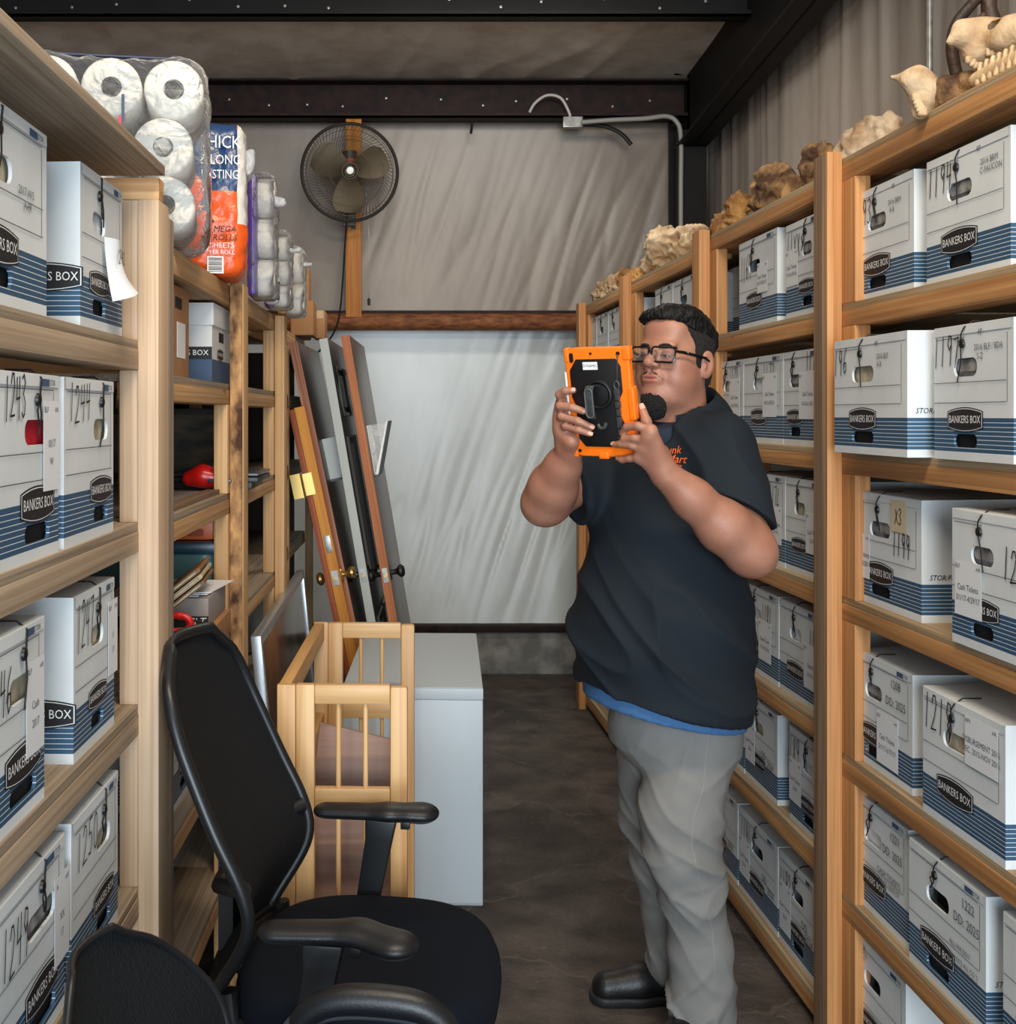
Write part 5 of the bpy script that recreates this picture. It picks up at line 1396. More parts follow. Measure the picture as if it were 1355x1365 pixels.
mn = smooth_pts([wp(1283, 118, Ya), wp(1274, 92, Ya), wp(1270, 60, Ya), wp(1276, 32, Ya), wp(1294, 8, Ya), wp(1312, -12, Ya), wp(1326, -40, Ya)])
mb.tube(mn, [.013 - .004*abs(i/len(mn)-.3) for i in range(len(mn))], 10)
tn = smooth_pts([wp(1299, 31, Ya), wp(1308, 24, Ya), wp(1318, 14, Ya), wp(1322, 0, Ya)]); mb.tube(tn, [.004 + .008*i/len(tn) for i in range(len(tn))], 10)
tn = smooth_pts([wp(1325, 60, Ya), wp(1324, 32, Ya), wp(1319, 10, Ya), wp(1322, -14, Ya), wp(1334, -50, Ya)]); mb.tube(tn, [.019 - .006*i/len(tn) for i in range(len(tn))], 10)
tn = smooth_pts([wp(1319, 8, Ya), wp(1308, -14, Ya), wp(1296, -40, Ya)]); mb.tube(tn, [.014 - .007*i/len(tn) for i in range(len(tn))], 10)
tag(mb.build('antler', M_antler, None, smooth=True, angle=60), 'dark curved antler standing behind the toothed skull', 'antler')
# ------------------------------------------------------------------ the tablet
TL, TR, BR, BL = W(752, 464, 2.665), W(841, 461, 2.577), W(851, 609, 2.622), W(771, 606, 2.712)
t_c = (TL+TR+BR+BL)/4; ex = (TR-TL+BR-BL)/2; t_w = np.linalg.norm(ex); ex = ex/t_w
ez = (TL-BL+TR-BR)/2; ez = ez-ex*(ez@ex); t_h = np.linalg.norm(ez); ez = ez/t_h; ey = np.cross(ez, ex)
TM = Matrix(((ex[0], ey[0], ez[0], t_c[0]), (ex[1], ey[1], ez[1], t_c[1]), (ex[2], ey[2], ez[2], t_c[2]), (0, 0, 0, 1)))
def tabY(px, py, off=0.0):
    """point on the tablet's back plane under a photo pixel, off metres toward the camera"""
    d = np.array([(px-CX)/F, 1.0, -(py-CY)/F]); o = np.array([0, 0, CAMH])
    s_ = ((t_c - ey*.011 - o) @ ey) / (d @ ey); return o + d*(s_ - off)
tabl = empty('tablet'); tabl.matrix_world = TM
tag(tabl, 'tablet in a thick orange and black case held up by the man', 'tablet')
M_orange = mat('orange_rubber', srgb(255, 118, 14), .42)
M_tblack = mat('black_case_panel', srgb(12, 12, 14), .5)
M_strap = mat('grey_black_strap', srgb(58, 62, 62), .5, bump=.3, bscale=200)
tw, th = t_w, t_h
def UV(u, v): return ((u-.5)*tw, (.5-v)*th)
def rrect(w, h, r, n=6):
    return slot2(w, h, r, n)
def slot2(w, h, r, n):
    pts = []
    for (sx, sz, a0) in ((1, 1, 0), (-1, 1, 90), (-1, -1, 180), (1, -1, 270)):
        for k in range(n+1):
            a = math.radians(a0 + 90*k/n); pts.append((sx*(w/2-r) + r*math.cos(a), sz*(h/2-r) + r*math.sin(a)))
    return pts
cb_ = MB(); cb_.prism(rrect(tw, th, .024), -.011, .009)
for u0, u1, v0, v1 in ((-.012, .07, .0, .13), (.90, 1.02, 0, .12), (.93, 1.035, .36, .66), (-.012, .07, .88, 1.01), (.92, 1.02, .88, 1.01), (.40, .56, .955, 1.022)):
    a, b = UV(u0, v0), UV(u1, v1); cb_.box((a[0], -.0125, b[1]), (b[0], .010, a[1]))
cb_.build('orange_case', M_orange, tabl, bevel=.004, seg=3)
poly = [(.18,.10),(.80,.10),(.87,.17),(.87,.40),(.80,.48),(.80,.60),(.88,.72),(.88,.86),(.82,.905),(.22,.905),(.12,.83),(.12,.52),(.07,.45),(.07,.20)]
MB().prism([UV(*p) for p in poly], -.0140, -.0105).build('black_back_panel', M_tblack, tabl, bevel=.001)
mb = MB()
for u, v, r in ((.11, .085, .0055), (.42, .05, .003), (.845, .055, .0045), (.11, .945, .004)):
    x, z = UV(u, v); n_ = 14
    if r == .0055: mb.prism([(x + p[0]*.55, z + p[1]) for p in slot2(.017, .022, .006, 4)], -.0135, -.010)
    else: mb.lathe([(0, .0135), (r, .0133), (r, .009)], 14, 0, Matrix.Translation((x, 0, z)) @ Matrix.Rotation(math.pi/2, 4, 'X'))
mb.build('case_openings', M_tblack, tabl)
x0, z0 = UV(.29, .125); x1, z1 = UV(.52, .195)
mb = MB().box((x0, -.0148, z1), (x1, -.0142, z0), 0); add_text(mb, 'DYNAMIC', .0088, (x0+x1)/2, (z0+z1)/2, -.0152, 1, sx=.85)
mb.build('asset_sticker', [M_white, M_ink], tabl)
xc, zc = UV(.50, .42)
MB().tube([(xc + .030*math.cos(math.radians(a)), -.016, zc + .030*math.sin(math.radians(a))) for a in range(0, 360, 12)], .0045, 8, closed=True).build('strap_ring', M_tblack, tabl, smooth=True)
MB().prism([(xc + p[0], zc + p[1]) for p in slot2(.05, .05, .024, 5)], -.0185, -.0138).build('strap_hub', M_tblack, tabl, bevel=.001)
# padded hand strap: an arched band with a stitched rim
def band(pts, w, t, mb, mi=0):
    P = smooth_pts(pts); vs = []; fs = []
    for p in P:
        vs += [(p.x-w/2, p.y, p.z), (p.x+w/2, p.y, p.z), (p.x+w/2, p.y-t, p.z), (p.x-w/2, p.y-t, p.z)]
    for i in range(len(P)-1):
        for k in range(4): fs.append((i*4+k, i*4+(k+1)%4, i*4+4+(k+1)%4, i*4+4+k))
    fs += [(0, 1, 2, 3), tuple(len(vs)-4+k for k in (3, 2, 1, 0))]
    mb.add(vs, fs, mi)
sx, sz = UV(.41, .47)
mb = MB(); band([(sx+.012, -.018, sz+.032), (sx+.004, -.030, sz+.036), (sx, -.034, sz+.020), (sx, -.034, sz-.020), (sx, -.030, sz-.040)], .021, .004, mb)
hs = mb.build('hand_strap', M_strap, tabl, bevel=.0015)
MB().tube([(sx + p[0], -.0385, sz - .003 + p[1]) for p in slot2(.018, .066, .009, 5)], .0016, 6, closed=True).build('strap_rim', mat('strap_piping', srgb(84, 88, 88), .5), hs)
mb = MB(); add_text(mb, 'TIMOVO', .010, sx, sz - .012, -.0388, 0, rot=-math.pi/2, sx=.9); mb.build('strap_lettering', mat('strap_print', srgb(30, 32, 32), .6), hs)
hx_, hz_ = UV(.56, .70)
MB().tube(smooth_pts([(hx_-.016, -.018, hz_+.002), (hx_-.010, -.020, hz_-.006), (hx_, -.020, hz_-.004), (hx_+.004, -.018, hz_+.006)]), .0042, 8).build('strap_hook', M_strap, tabl, smooth=True)
mb = MB(); lx = UV(.80, 0)[0]
def lz_(v): return UV(0, v)[1]
mb.tube([(UV(.845, 0)[0], -.014, lz_(.06)), (lx+.004, -.017, lz_(.2)), (lx+.002, -.018, lz_(.30))], .0016, 6)
mb.tube([(lx + .006*math.cos(math.radians(a)), -.018, lz_(.335) + .009*math.sin(math.radians(a))) for a in range(0, 360, 24)], .0024, 6, closed=True)
for v0, v1, w_ in ((.37, .42, .013), (.42, .47, .010), (.48, .54, .012), (.55, .61, .009), (.62, .72, .011), (.73, .80, .009), (.80, .86, .012)):
    mb.box((lx-w_/2, -.022, lz_(v1)), (lx+w_/2, -.0145, lz_(v0)))
mb.build('lanyard_clip', mat('black_buckle', srgb(58, 58, 60), .4), tabl, bevel=.0012)
pa, pb_ = UV(-.018, .22), UV(-.018, .68)
MB().tube([(pa[0], -.004, pa[1]), (pb_[0], -.004, pb_[1])], .0048, 12).build('white_stylus', mat('white_plastic', srgb(236, 238, 238), .35), tabl, smooth=True, angle=50)
MB().prism(rrect(tw*.90, th*.92, .008), .009, .0105).build('screen', mat('tablet_screen', srgb(30, 32, 38), .12), tabl)

# ------------------------------------------------------------------ the man
M_skin = mat('skin', srgb(168, 120, 98), .46, bump=.12, bscale=300, vary=.35, vscale=16, col2=srgb(154, 102, 82), sss=.12, spec=.45)
M_lip = mat('lips', srgb(158, 96, 84), .42, sss=.1)
M_nail = mat('nails', srgb(208, 160, 138), .35)
M_hair = mat('black_hair', srgb(9, 8, 8), .55, spec=.3, bump=.9, bscale=120, stretch=(1, .35, .5))
M_fade = mat('short_hair', srgb(34, 27, 24), .8, bump=.8, bscale=300, vary=.5, vscale=120, col2=srgb(18, 15, 14))
M_beard = mat('beard_hair', srgb(16, 13, 12), .8, bump=1.0, bscale=220)
M_shirt = mat('charcoal_polo_knit', srgb(25, 32, 39), .85, bump=.15, bscale=500, spec=.25)
M_under = mat('blue_undershirt', srgb(56, 98, 142), .85, bump=.15, bscale=300)
M_pants = mat('grey_twill', srgb(128, 126, 122), .85, bump=.15, bscale=420, vary=.25, vscale=7, col2=srgb(112, 110, 107))
M_shoe = mat('black_shoe', srgb(14, 14, 16), .45, bump=.1, bscale=150)
M_sole = mat('black_sole', srgb(26, 26, 28), .6)

Hc = W(901, 478, 2.93)
HM = Matrix.Translation(Hc) @ Matrix.Rotation(math.radians(-45), 4, 'Z') @ Matrix.Rotation(math.radians(-7), 4, 'X') @ Matrix.Rotation(math.radians(3), 4, 'Y') @ Matrix.Scale(.99, 4)
HMn = np.array(HM)
def toW(V): return V @ HMn[:3, :3].T + HMn[:3, 3]

f = Field((-.125, -.16, -.245), (.125, .15, .155), .0023)
f.ell((0, .012, .035), (.076, .097, .090), .02)
f.ell((0, -.032, -.030), (.066, .066, .085), .03)
for s_ in (-1, 1):
    f.ell((s_*.040, -.030, -.055), (.038, .052, .050), .03)      # full cheeks and jaw
    f.ell((s_*.048, -.062, -.020), (.020, .022, .020), .02)
f.ell((0, -.076, -.098), (.030, .024, .022), .025)
f.ell((0, -.030, -.108), (.056, .055, .030), .03)
f.cone((0, .022, -.06), (0, .060, -.235), .068, .082, .03)
f.ell((0, -.086, .021), (.052, .016, .012), .015)
f.ell((0, -.066, .065), (.055, .030, .035), .03)
for s_ in (-1, 1):
    f.ell((s_*.031, -.106, .000), (.020, .014, .012), .010, sub=True)
    f.ell((s_*.031, -.085, -.002), (.0165, .0150, .0135), .004)
f.cone((0, -.092, .014), (0, -.117, -.026), .0085, .0125, .012)
f.ell((0, -.117, -.029), (.0125, .0125, .010), .008)
for s_ in (-1, 1):
    f.ell((s_*.0145, -.106, -.032), (.0095, .012, .0085), .006)
    f.ell((s_*.0075, -.114, -.0405), (.0042, .0055, .004), .002, sub=True)
f.ell((0, -.094, -.062), (.030, .016, .022), .015)
f.ell((0, -.1050, -.0610), (.022, .0068, .0046), .004)
f.ell((0, -.1040, -.0715), (.020, .0072, .0056), .004)
f.ell((0, -.111, -.0663), (.024, .0075, .0013), .002, sub=True)
f.ell((0, -.106, -.050), (.004, .006, .006), .006, sub=True)
for s_ in (-1, 1):
    f.ell((s_*.031, -.101, -.0072), (.0125, .012, .0017), .0015, sub=True)   # eye slits, looking down
    Re = np.array(Matrix.Rotation(s_*math.radians(-22), 3, 'Z'))
    f.ell((s_*.083, .014, -.012), (.0095, .021, .036), .006, R=Re)
    f.ell((s_*.092, .010, -.010), (.0060, .012, .022), .004, R=Re, sub=True)
    f.ell((s_*.0855, .004, -.018), (.004, .005, .008), .004)
Vh, Qh = f.mesh(); Vh = relax(Vh, Qh, 1, .35)
C = Vh[Qh].mean(1)
lipm = ((np.abs(C[:, 0]) < .021) & (C[:, 1] < -.096) & (C[:, 2] < -.0560) & (C[:, 2] > -.0778) & (((C[:, 0]/.0215)**2 + ((C[:, 2]+.0667)/.0112)**2) < 1)).astype(int)
parts = [(toW(Vh), Qh, lipm)]
eyes_local = [(-.031, -.0846, -.0040), (.031, -.0846, -.0040)]

def arm_mesh(build, lo, hi, h=.0032):
    g = Field(lo, hi, h); build(g); V, Q = g.mesh(); V = relax(V, Q, 2, .4)
    return V, Q, np.zeros(len(Q), int)
def bounds(P, m=.12):
    P = np.array(P); return P.min(0)-m, P.max(0)+m

# ---- his left arm (right in the picture)
Ls, Le, Lw = W(975, 605, 2.80), W(1000, 733, 2.665), W(889, 634, 2.600)
L_mcp = [tabY(868, 574, .030), tabY(862, 586, .030), tabY(857, 598, .028), tabY(852, 610, .022)]
L_fing = [
  [L_mcp[0], tabY(851, 568, .036), tabY(836, 569, .026), tabY(830, 578, .016)],
  [L_mcp[1], tabY(846, 584, .034), tabY(833, 585, .026), tabY(829, 592, .016)],
  [L_mcp[2], tabY(843, 594, .032), tabY(829, 592, .024), tabY(819, 592.5, .014)],
  [L_mcp[3], tabY(840, 611, .022), tabY(830, 613, .016), tabY(824, 611, .010)]]
L_thumb = [W(880, 606, 2.600), W(868, 582, 2.592), W(862, 562, 2.600), W(856, 543, 2.612)]
def bl(g):
    g.chain([Ls + np.array((-.02, .01, -.02)), Le], [.054, .055], .02)
    m1 = Le*.68 + Lw*.32; m2 = Le*.30 + Lw*.70
    g.chain([Le, m1, m2, Lw], [.055, .056, .042, .031], .03)
    g.ell(Le + np.array((.012, 0, -.018)), (.045, .045, .042), .02)
    g.cone(Lw + np.array((-.006, .012, .006)), Lw*.8 + Le*.2, .026, .03, .02)
    pc = [Lw + (m - Lw)*.25 for m in L_mcp]
    for m, p, r in zip(L_mcp, pc, (.0165, .017, .016, .015)):
        g.cone(p, m, .019, r*.78, .016)
    g.cone(L_mcp[0], L_mcp[3], .012, .011, .012)
    g.cone(Lw, L_thumb[0], .022, .020, .016)
    g.cone(L_thumb[0], (L_mcp[0]+L_mcp[1])/2, .018, .012, .016)
    for ch_, rr in zip(L_fing, ((.0105, .0098, .0090, .0076), (.0108, .0100, .0092, .0078), (.0102, .0095, .0088, .0074), (.0092, .0086, .0080, .0068))):
        g.chain(ch_, rr, .0035)
    g.chain(L_thumb, [.0165, .0125, .0112, .0085], .006)
lo, hi = bounds([Ls, Le, Lw] + L_fing[2] + L_thumb, .085)
parts.append(arm_mesh(bl, lo, hi, .0030))
# ---- his right arm (left in the picture)
Rs, Re_, Rw = W(815, 615, 3.06), W(729, 668, 2.865), W(759, 603, 2.735)
R_mcp = [tabY(750, 537, -.012), tabY(747, 549, -.010), tabY(746.5, 561, -.010), tabY(749, 573, -.008)]
R_fing = [
  [R_mcp[0], tabY(746, 526, .008), tabY(754, 521, .014), tabY(764.5, 520.5, .012)],
  [R_mcp[1], tabY(747, 541, .016), tabY(763, 543, .020), tabY(779, 548.5, .012)],
  [R_mcp[2], tabY(749, 555, .018), tabY(770, 561, .021), tabY(789, 569.5, .012)],
  [R_mcp[3], tabY(754, 568, .018), tabY(771, 573, .020), tabY(787, 578.5, .012)]]
R_thumb = [Rw + (R_mcp[1]-Rw)*.4 + np.array((.012, .02, 0)), tabY(768, 556, -.036), tabY(776, 540, -.034), tabY(782, 526, -.030)]
def br_(g):
    g.chain([Rs, Re_], [.056, .055], .02)
    m1 = Re_*.68 + Rw*.32; m2 = Re_*.28 + Rw*.72
    g.chain([Re_, m1, m2, Rw], [.055, .055, .040, .030], .03)
    g.ell(Re_ + np.array((-.010, 0, -.012)), (.048, .048, .045), .02)
    pc = [Rw + (m - Rw)*.25 for m in R_mcp]
    for m, p, r in zip(R_mcp, pc, (.0165, .017, .0165, .0155)):
        g.cone(p, m, .020, r*.82, .018)
    g.cone(R_mcp[0], R_mcp[3], .013, .013, .012)
    g.cone(Rw, tabY(762, 588, .006), .024, .017, .016)
    g.cone(tabY(762, 588, .002), R_mcp[3], .017, .014, .014)
    for ch_, rr in zip(R_fing, ((.0105, .0100, .0092, .0078), (.0108, .0102, .0094, .0080), (.0106, .0100, .0092, .0078), (.0096, .0090, .0084, .0072))):
        g.chain(ch_, rr, .0035)
    g.chain(R_thumb, [.0165, .0125, .0112, .0085], .006)
lo, hi = bounds([Rs, Re_, Rw] + R_fing[2] + R_thumb, .085)
parts.append(arm_mesh(br_, lo, hi, .0030))
# ---- trunk and legs under the clothes keep the figure one continuous body
def trunk(g):
    g.ell(W(890, 690, 2.94), (.17, .15, .22), .05); g.ell(W(885, 840, 2.93), (.19, .18, .22), .06); g.ell(W(892, 960, 2.95), (.14, .13, .12), .05)
    g.cone(Ls + np.array((-.02, .01, -.03)), W(900, 640, 2.93), .05, .08, .04); g.cone(Rs, W(890, 640, 2.95), .05, .08, .04)
    g.cone(toW(np.array([[0, .05, -.19]]))[0], W(905, 620, 2.93), .075, .10, .03)
    g.chain([W(918, 1000, 2.90), W(908, 1120, 2.865), W(935, 1385, 2.93)], [.075, .050, .038], .03)
    g.chain([W(872, 1000, 3.03), W(882, 1140, 3.105), W(893, 1310, 3.18)], [.065, .044, .034], .03)
lo, hi = np.array((.28, 2.68, 0.0)), np.array((.98, 3.32, 1.62))
parts.append(arm_mesh(trunk, lo, hi, .012))
VV = []; QQ = []; MI = []; n0 = 0
for V, Q, m in parts:
    VV.append(V); QQ.append(Q + n0); MI.append(m); n0 += len(V)
man = raw_mesh('person', np.concatenate(VV), np.concatenate(QQ), [M_skin, M_lip], mi=np.concatenate(MI))
tag(man, 'person in dark polo shirt and grey trousers holding up an orange tablet', 'person')

# nails
def nail(name, tip, prev, off, r=.0062):
    t = Vector(tip) - Vector(prev); t.normalize(); n = Vector(off).normalized(); s_ = t.cross(n).normalized(); n = s_.cross(t)
    vs = []; fs = []
    for j in range(5):
        for i in range(5):
            u = (i/4-.5)*2; v = (j/4-.5)*2
            p = Vector(tip) + t*(v*r*.95 + .001) + s_*u*r*.85*(1 - .25*max(0, v)**2) + n*(r*1.28 - .34*r*u*u - .22*r*max(0, v)**2)
            vs.append(tuple(p))
    for j in range(4):
        for i in range(4): k = j*5+i; fs.append((k, k+1, k+6, k+5))
    raw_mesh('fingernail', vs, fs, M_nail, man)
for ch_ in R_fing[1:]: nail('n', ch_[3], ch_[2], (-.05, -1, .35), .0060)
nail('n', R_fing[0][3], R_fing[0][2], (0, -1, .4), .0060)
nail('n', L_thumb[3], L_thumb[2], (-.1, -1, .2), .0070)
nail('n', L_fing[2][3], L_fing[2][2], (-.2, -1, .5), .0058)

# eyes
for e in eyes_local:
    n_ = 16
    mb = MB(); Ml = HM @ Matrix.Translation(e) @ Matrix.Rotation(math.radians(-14), 4, 'Z') @ Matrix.Rotation(math.radians(90 + 30), 4, 'X')
    prof = [(.0130*math.sin(math.radians(a)), .0130*math.cos(math.radians(a))) for a in range(0, 181, 9)]
    prof[0] = (0.0, .0130); prof[-1] = (0.0, -.0130)
    mb.lathe(prof, 20, 0, Ml)
    mb.m = [2 if i < 40 else 1 if i < 80 else 0 for i in range(len(mb.f))]
    mb.build('eye', [mat('eye_white', srgb(226, 220, 212), .2), mat('iris', srgb(62, 38, 24), .2), mat('pupil', srgb(8, 8, 8), .15)], man, smooth=True)
# eyebrows and lashes as short hair
def local_tube(mb, pts, r, n=6): mb.tube([HM @ Vector(p) for p in pts], r, n)
for s_ in (-1, 1):
    eb = MB(); P = smooth_pts([(s_*.015, -.1030, .0165), (s_*.028, -.1005, .0195), (s_*.042, -.0915, .0190), (s_*.053, -.078, .0130)])
    local_tube(eb, P, [.0016 + .0022*math.sin(math.pi*min(1, (i+2)/(len(P)+2))) for i in range(len(P))])
    eb.build('eyebrow', M_fade, man, smooth=True)
    el = MB(); local_tube(el, smooth_pts([(s_*.0185, -.0965, -.0078), (s_*.025, -.1000, -.0072), (s_*.032, -.1005, -.0072), (s_*.039, -.0975, -.0078), (s_*.044, -.0920, -.0085)]), .0009)
    el.build('eyelash', M_hair, man, smooth=True)

# hair: longer on top, short at the sides
f = Field((-.13, -.16, -.12), (.13, .16, .18), .0032)
f.ell((0, .012, .038), (.0825, .1035, .0985), .01); f.ell((0, .040, -.035), (.072, .074, .070), .03); f.ell((.0765, -.012, -.010), (.006, .012, .036), .006); f.ell((-.0765, -.012, -.010), (.006, .012, .036), .006)
X, Y, Z = np.meshgrid(*f.ax, indexing='ij', sparse=True)
zl = np.interp(Y, [-.12, -.075, -.045, -.028, -.022, -.004, .030, .045, .11], [.092, .084, .058, .030, -.020, -.026, -.010, -.078, -.095])
zl = zl + 0*X
zl = np.where(Y < -.02, zl + .016*np.maximum(0, 1-(np.abs(X)-.03)**2/.0012)*0, zl)
f.f = np.maximum(f.f, ((zl - Z)*.7).astype(np.float32))
for s_ in (-1, 1): f.ell((s_*.088, .012, -.008), (.014, .022, .034), .004, sub=True)
Vf, Qf = f.mesh(); Nf = vnormals(Vf, Qf); Vf = Vf + Nf*(np.array([nz(p, 130) for p in Vf])*.0016)[:, None]
raw_mesh('side_hair', toW(Vf), Qf, M_fade, man)
f = Field((-.13, -.18, -.0), (.13, .17, .20), .0032)
f.ell((0, .010, .054), (.0825, .108, .0825), .01)
f.ell((-.01, -.064, .092), (.060, .040, .028), .02); f.ell((.02, -.03, .104), (.055, .06, .028), .02); f.ell((0, .09, .06), (.06, .03, .05), .02)
X, Y, Z = np.meshgrid(*f.ax, indexing='ij', sparse=True)
zl = np.interp(Y, [-.12, -.08, -.05, -.01, .05, .11], [.088, .084, .072, .060, .045, .020]) + 0*X
f.f = np.maximum(f.f, ((zl - Z)*.7).astype(np.float32))
Vf, Qf = f.mesh(); Nf = vnormals(Vf, Qf)
dd = np.array([nz((p[0]*90 + p[1]*20, p[1]*26, p[2]*70))*.55 + nz((p[0]*28, p[1]*18, p[2]*28))*.9 for p in Vf])
Vf = Vf + Nf*(dd*.0060)[:, None]
raw_mesh('top_hair', toW(Vf), Qf, M_hair, man)
# goatee and thin moustache
f = Field((-.07, -.14, -.19), (.07, -.02, -.03), .0026)
f.ell((0, -.078, -.118), (.034, .026, .036), .012); f.ell((0, -.068, -.140), (.030, .024, .026), .012);
Vf, Qf = f.mesh(); Nf = vnormals(Vf, Qf); Vf = Vf + Nf*(np.array([nz(p, 210)*.7 + nz(p, 80)*.5 for p in Vf])*.0042)[:, None]
raw_mesh('goatee', toW(Vf), Qf, M_beard, man)
mu = MB()
rb = random.Random(5)
for s_ in (-1, 1):
    for k in range(46):
        u = rb.random(); x = s_*(.008 + .022*u); z = -.048 - .012*u*u - rb.uniform(0, .004); y = -.1075 + .012*u*u
        mu.tube([HM @ Vector((x, y, z)), HM @ Vector((x + s_*.003, y - .0016, z - .0045))], .00035, 3, cap=False)
mu.build('moustache', M_hair, man)

# eyeglasses
M_gl = mat('black_eyeglass_frame', srgb(10, 10, 12), .25)
gl = MB(); lens_polys = []
def gy(x): return -.1165 + 3.4*x*x
for s_ in (-1, 1):
    base = slot2(.059, .035, .009, 5)
    P = [(s_*.0335 + p[0], gy(s_*.0335 + p[0]), -.006 + p[1] - (.002 if p[1] < 0 else 0)) for p in base]
    gl.tube([HM @ Vector(p) for p in P], .0026, 6, closed=True); lens_polys.append(P)
    t0 = (s_*.0615, gy(.0615), .003)
    gl.tube([HM @ Vector(p) for p in (t0, (s_*.074, -.088, .003), (s_*.0835, -.055, .002), (s_*.088, -.004, .002), (s_*.087, .020, -.003), (s_*.084, .034, -.022))], [.0034, .0042, .0042, .0038, .0028, .002], 6)
gl.tube([HM @ Vector(p) for p in ((-.0065, gy(.0065)-.0005, -.001), (0, -.1195, .002), (.0065, gy(.0065)-.0005, -.001))], .0020, 6)
go = gl.build('eyeglasses', M_gl, man, smooth=True)
for P in lens_polys:
    raw_mesh('lens', [tuple(HM @ Vector(p)) for p in P], [tuple(range(len(P)))], film('spectacle_lens', (.9, .93, .95, 1), .0, .03), go, smooth=False)
mb = MB(); c_ = HM @ Vector((.0800, -.076, .0035)); mb.box((-.003, -.001, -.0022), (.003, .001, .0022), 0, Matrix.Translation(c_) @ Matrix.Rotation(math.radians(15), 4, 'Z'))
mb.build('temple_badge', M_galv, go)

# ---- polo shirt
lo, hi = np.array((.26, 2.52, .70)), np.array((1.02, 3.36, 1.66))
f = Field(lo, hi, .0055)
Rt = np.array(Matrix.Rotation(math.radians(-45), 3, 'Z'))
f.ell(W(893, 672, 2.935), (.205, .165, .205), .05, R=Rt)
f.cone(W(886, 760, 2.925), W(884, 1000, 2.92), .205, .222, .06)
f.ell(W(880, 830, 2.91), (.20, .205, .20), .06, R=Rt)
f.cone(W(955, 598, 2.82), W(905, 582, 2.92), .078, .085, .05); f.cone(W(832, 608, 3.05), W(895, 585, 2.94), .078, .085, .05)
f.cone(W(906, 575, 2.94), W(900, 620, 2.93), .088, .12, .04)
# hem
a, b = W(765, 905, 2.92), W(998, 958, 2.92)
nrm = np.array([-(b[2]-a[2]), 0, (b[0]-a[0])])*-1.0
f.plane_cut(a, nrm)
# neck opening
f.cone(toW(np.array([[0, .02, -.10]]))[0], toW(np.array([[0, -.040, -.200]]))[0], .076, .072, .006, sub=True)
sl = Field(lo, hi, .0055)
sl.cone(W(958, 602, 2.81), W(990, 712, 2.685), .088, .079, .02)
pS = W(985, 682, 2.70); sl.plane_cut(pS, (-.50, -.28, -.80))
f.f = np.minimum(f.f, sl.f) - (lambda h_: h_*h_*.03*.25)(np.maximum(.03 - np.abs(f.f - sl.f), 0)/.03)
sl = Field(lo, hi, .0055)
sl.cone(W(828, 612, 3.05), W(756, 660, 2.925), .088, .082, .02)
pS = W(768, 657, 2.93); sl.plane_cut(pS, (-.93, -.30, -.12))
f.f = np.minimum(f.f, sl.f) - (lambda h_: h_*h_*.03*.25)(np.maximum(.03 - np.abs(f.f - sl.f), 0)/.03)
Vs, Qs = f.mesh(); Vs = relax(Vs, Qs, 2, .5); Ns = vnormals(Vs, Qs)
def cloth(p):
    x, y, z = p
    q = x*.8 - y*.5 + z*.75
    fold = max(0, 1 - abs(nz((q*9, z*2.0, 1.3)))*2.2)**2
    fold2 = max(0, 1 - abs(nz((q*5 + 3, x*4, z*3.5)))*2.2)**2
    lowp = np.clip((1.35 - z)/.4, .15, 1)*np.clip((z - .84)/.16, .25, 1)
    return .018*fold*lowp + .014*fold2 + .008*nz((x*5, y*5, z*5))
Vs = Vs + Ns*(np.array([cloth(p) for p in Vs]) - .006)[:, None]
shirt = raw_mesh('polo_shirt', Vs, Qs, M_shirt, man)
# undershirt band below the hem
f = Field((.26, 2.6, .66), (.96, 3.28, 1.0), .006)
f.cone(W(886, 860, 2.925), W(886, 1010, 2.92), .205, .200, .01)
a, b = W(765, 922, 2.92), W(998, 968, 2.92); nrm = np.array([-(b[2]-a[2]), 0, (b[0]-a[0])])*-1.0
f.plane_cut(a, nrm); f.plane_cut((0, 0, .985), (0, 0, 1))
V, Q = f.mesh(); V = relax(V, Q, 1); raw_mesh('undershirt', V, Q, M_under, man)
f = Field((.5, 2.7, 1.42), (.9, 3.15, 1.66), .005)
f.cone(toW(np.array([[0, .012, -.135]]))[0], toW(np.array([[0, .005, -.21]]))[0], .083, .092, .01); f.plane_cut(toW(np.array([[0, -.03, -.166]]))[0], toW(np.array([[0, -.03, -.150]]))[0]*0 + np.array(HM.to_3x3() @ Vector((0, -.42, 1))))
V, Q = f.mesh(); raw_mesh('undershirt_neckband', V, Q, mat('dark_blue_neckband', srgb(18, 32, 50), .85), man)
# collar
CM = Matrix.Translation(Hc) @ Matrix.Rotation(math.radians(-45), 4, 'Z') @ Matrix.Translation((0, .012, -.158)) @ Matrix.Rotation(math.radians(11), 4, 'X') @ Matrix.Translation((0, 0, .158 + .017))
vs = []; fs = []; n_ = 48
for i in range(n_+1):
    ph = math.radians(24 + (360-48)*i/n_)            # angle from the front (local -y)
    c_, s_ = math.sin(ph), -math.cos(ph)
    back = .5 - .5*math.cos(ph)
    zt = -.155 + .045*back; r1 = .082 + .003*back; r2 = .124 + .010*(1-back); drop = .046 + .016*(1-back)
    for (r, z) in ((r1, zt - .03), (r1, zt), (r1+.007, zt+.006), (r2-.010, zt-drop*.55), (r2, zt-drop), (r2-.002, zt-drop-.003), (r1+.01, zt-drop*.5)):
        vs.append(tuple(CM @ Vector((c_*r, .018 + s_*r*1.02, z))))
for i in range(n_):
    for k in range(6): q = i*7+k; fs.append((q, q+1, q+8, q+7))
    q = i*7+6; fs.append((q, q-6, q+1, q+7))
fs.append(tuple(range(7))); fs.append(tuple(reversed(range(n_*7, n_*7+7))))
raw_mesh('collar', vs, fs, M_shirt, man, angle=60)
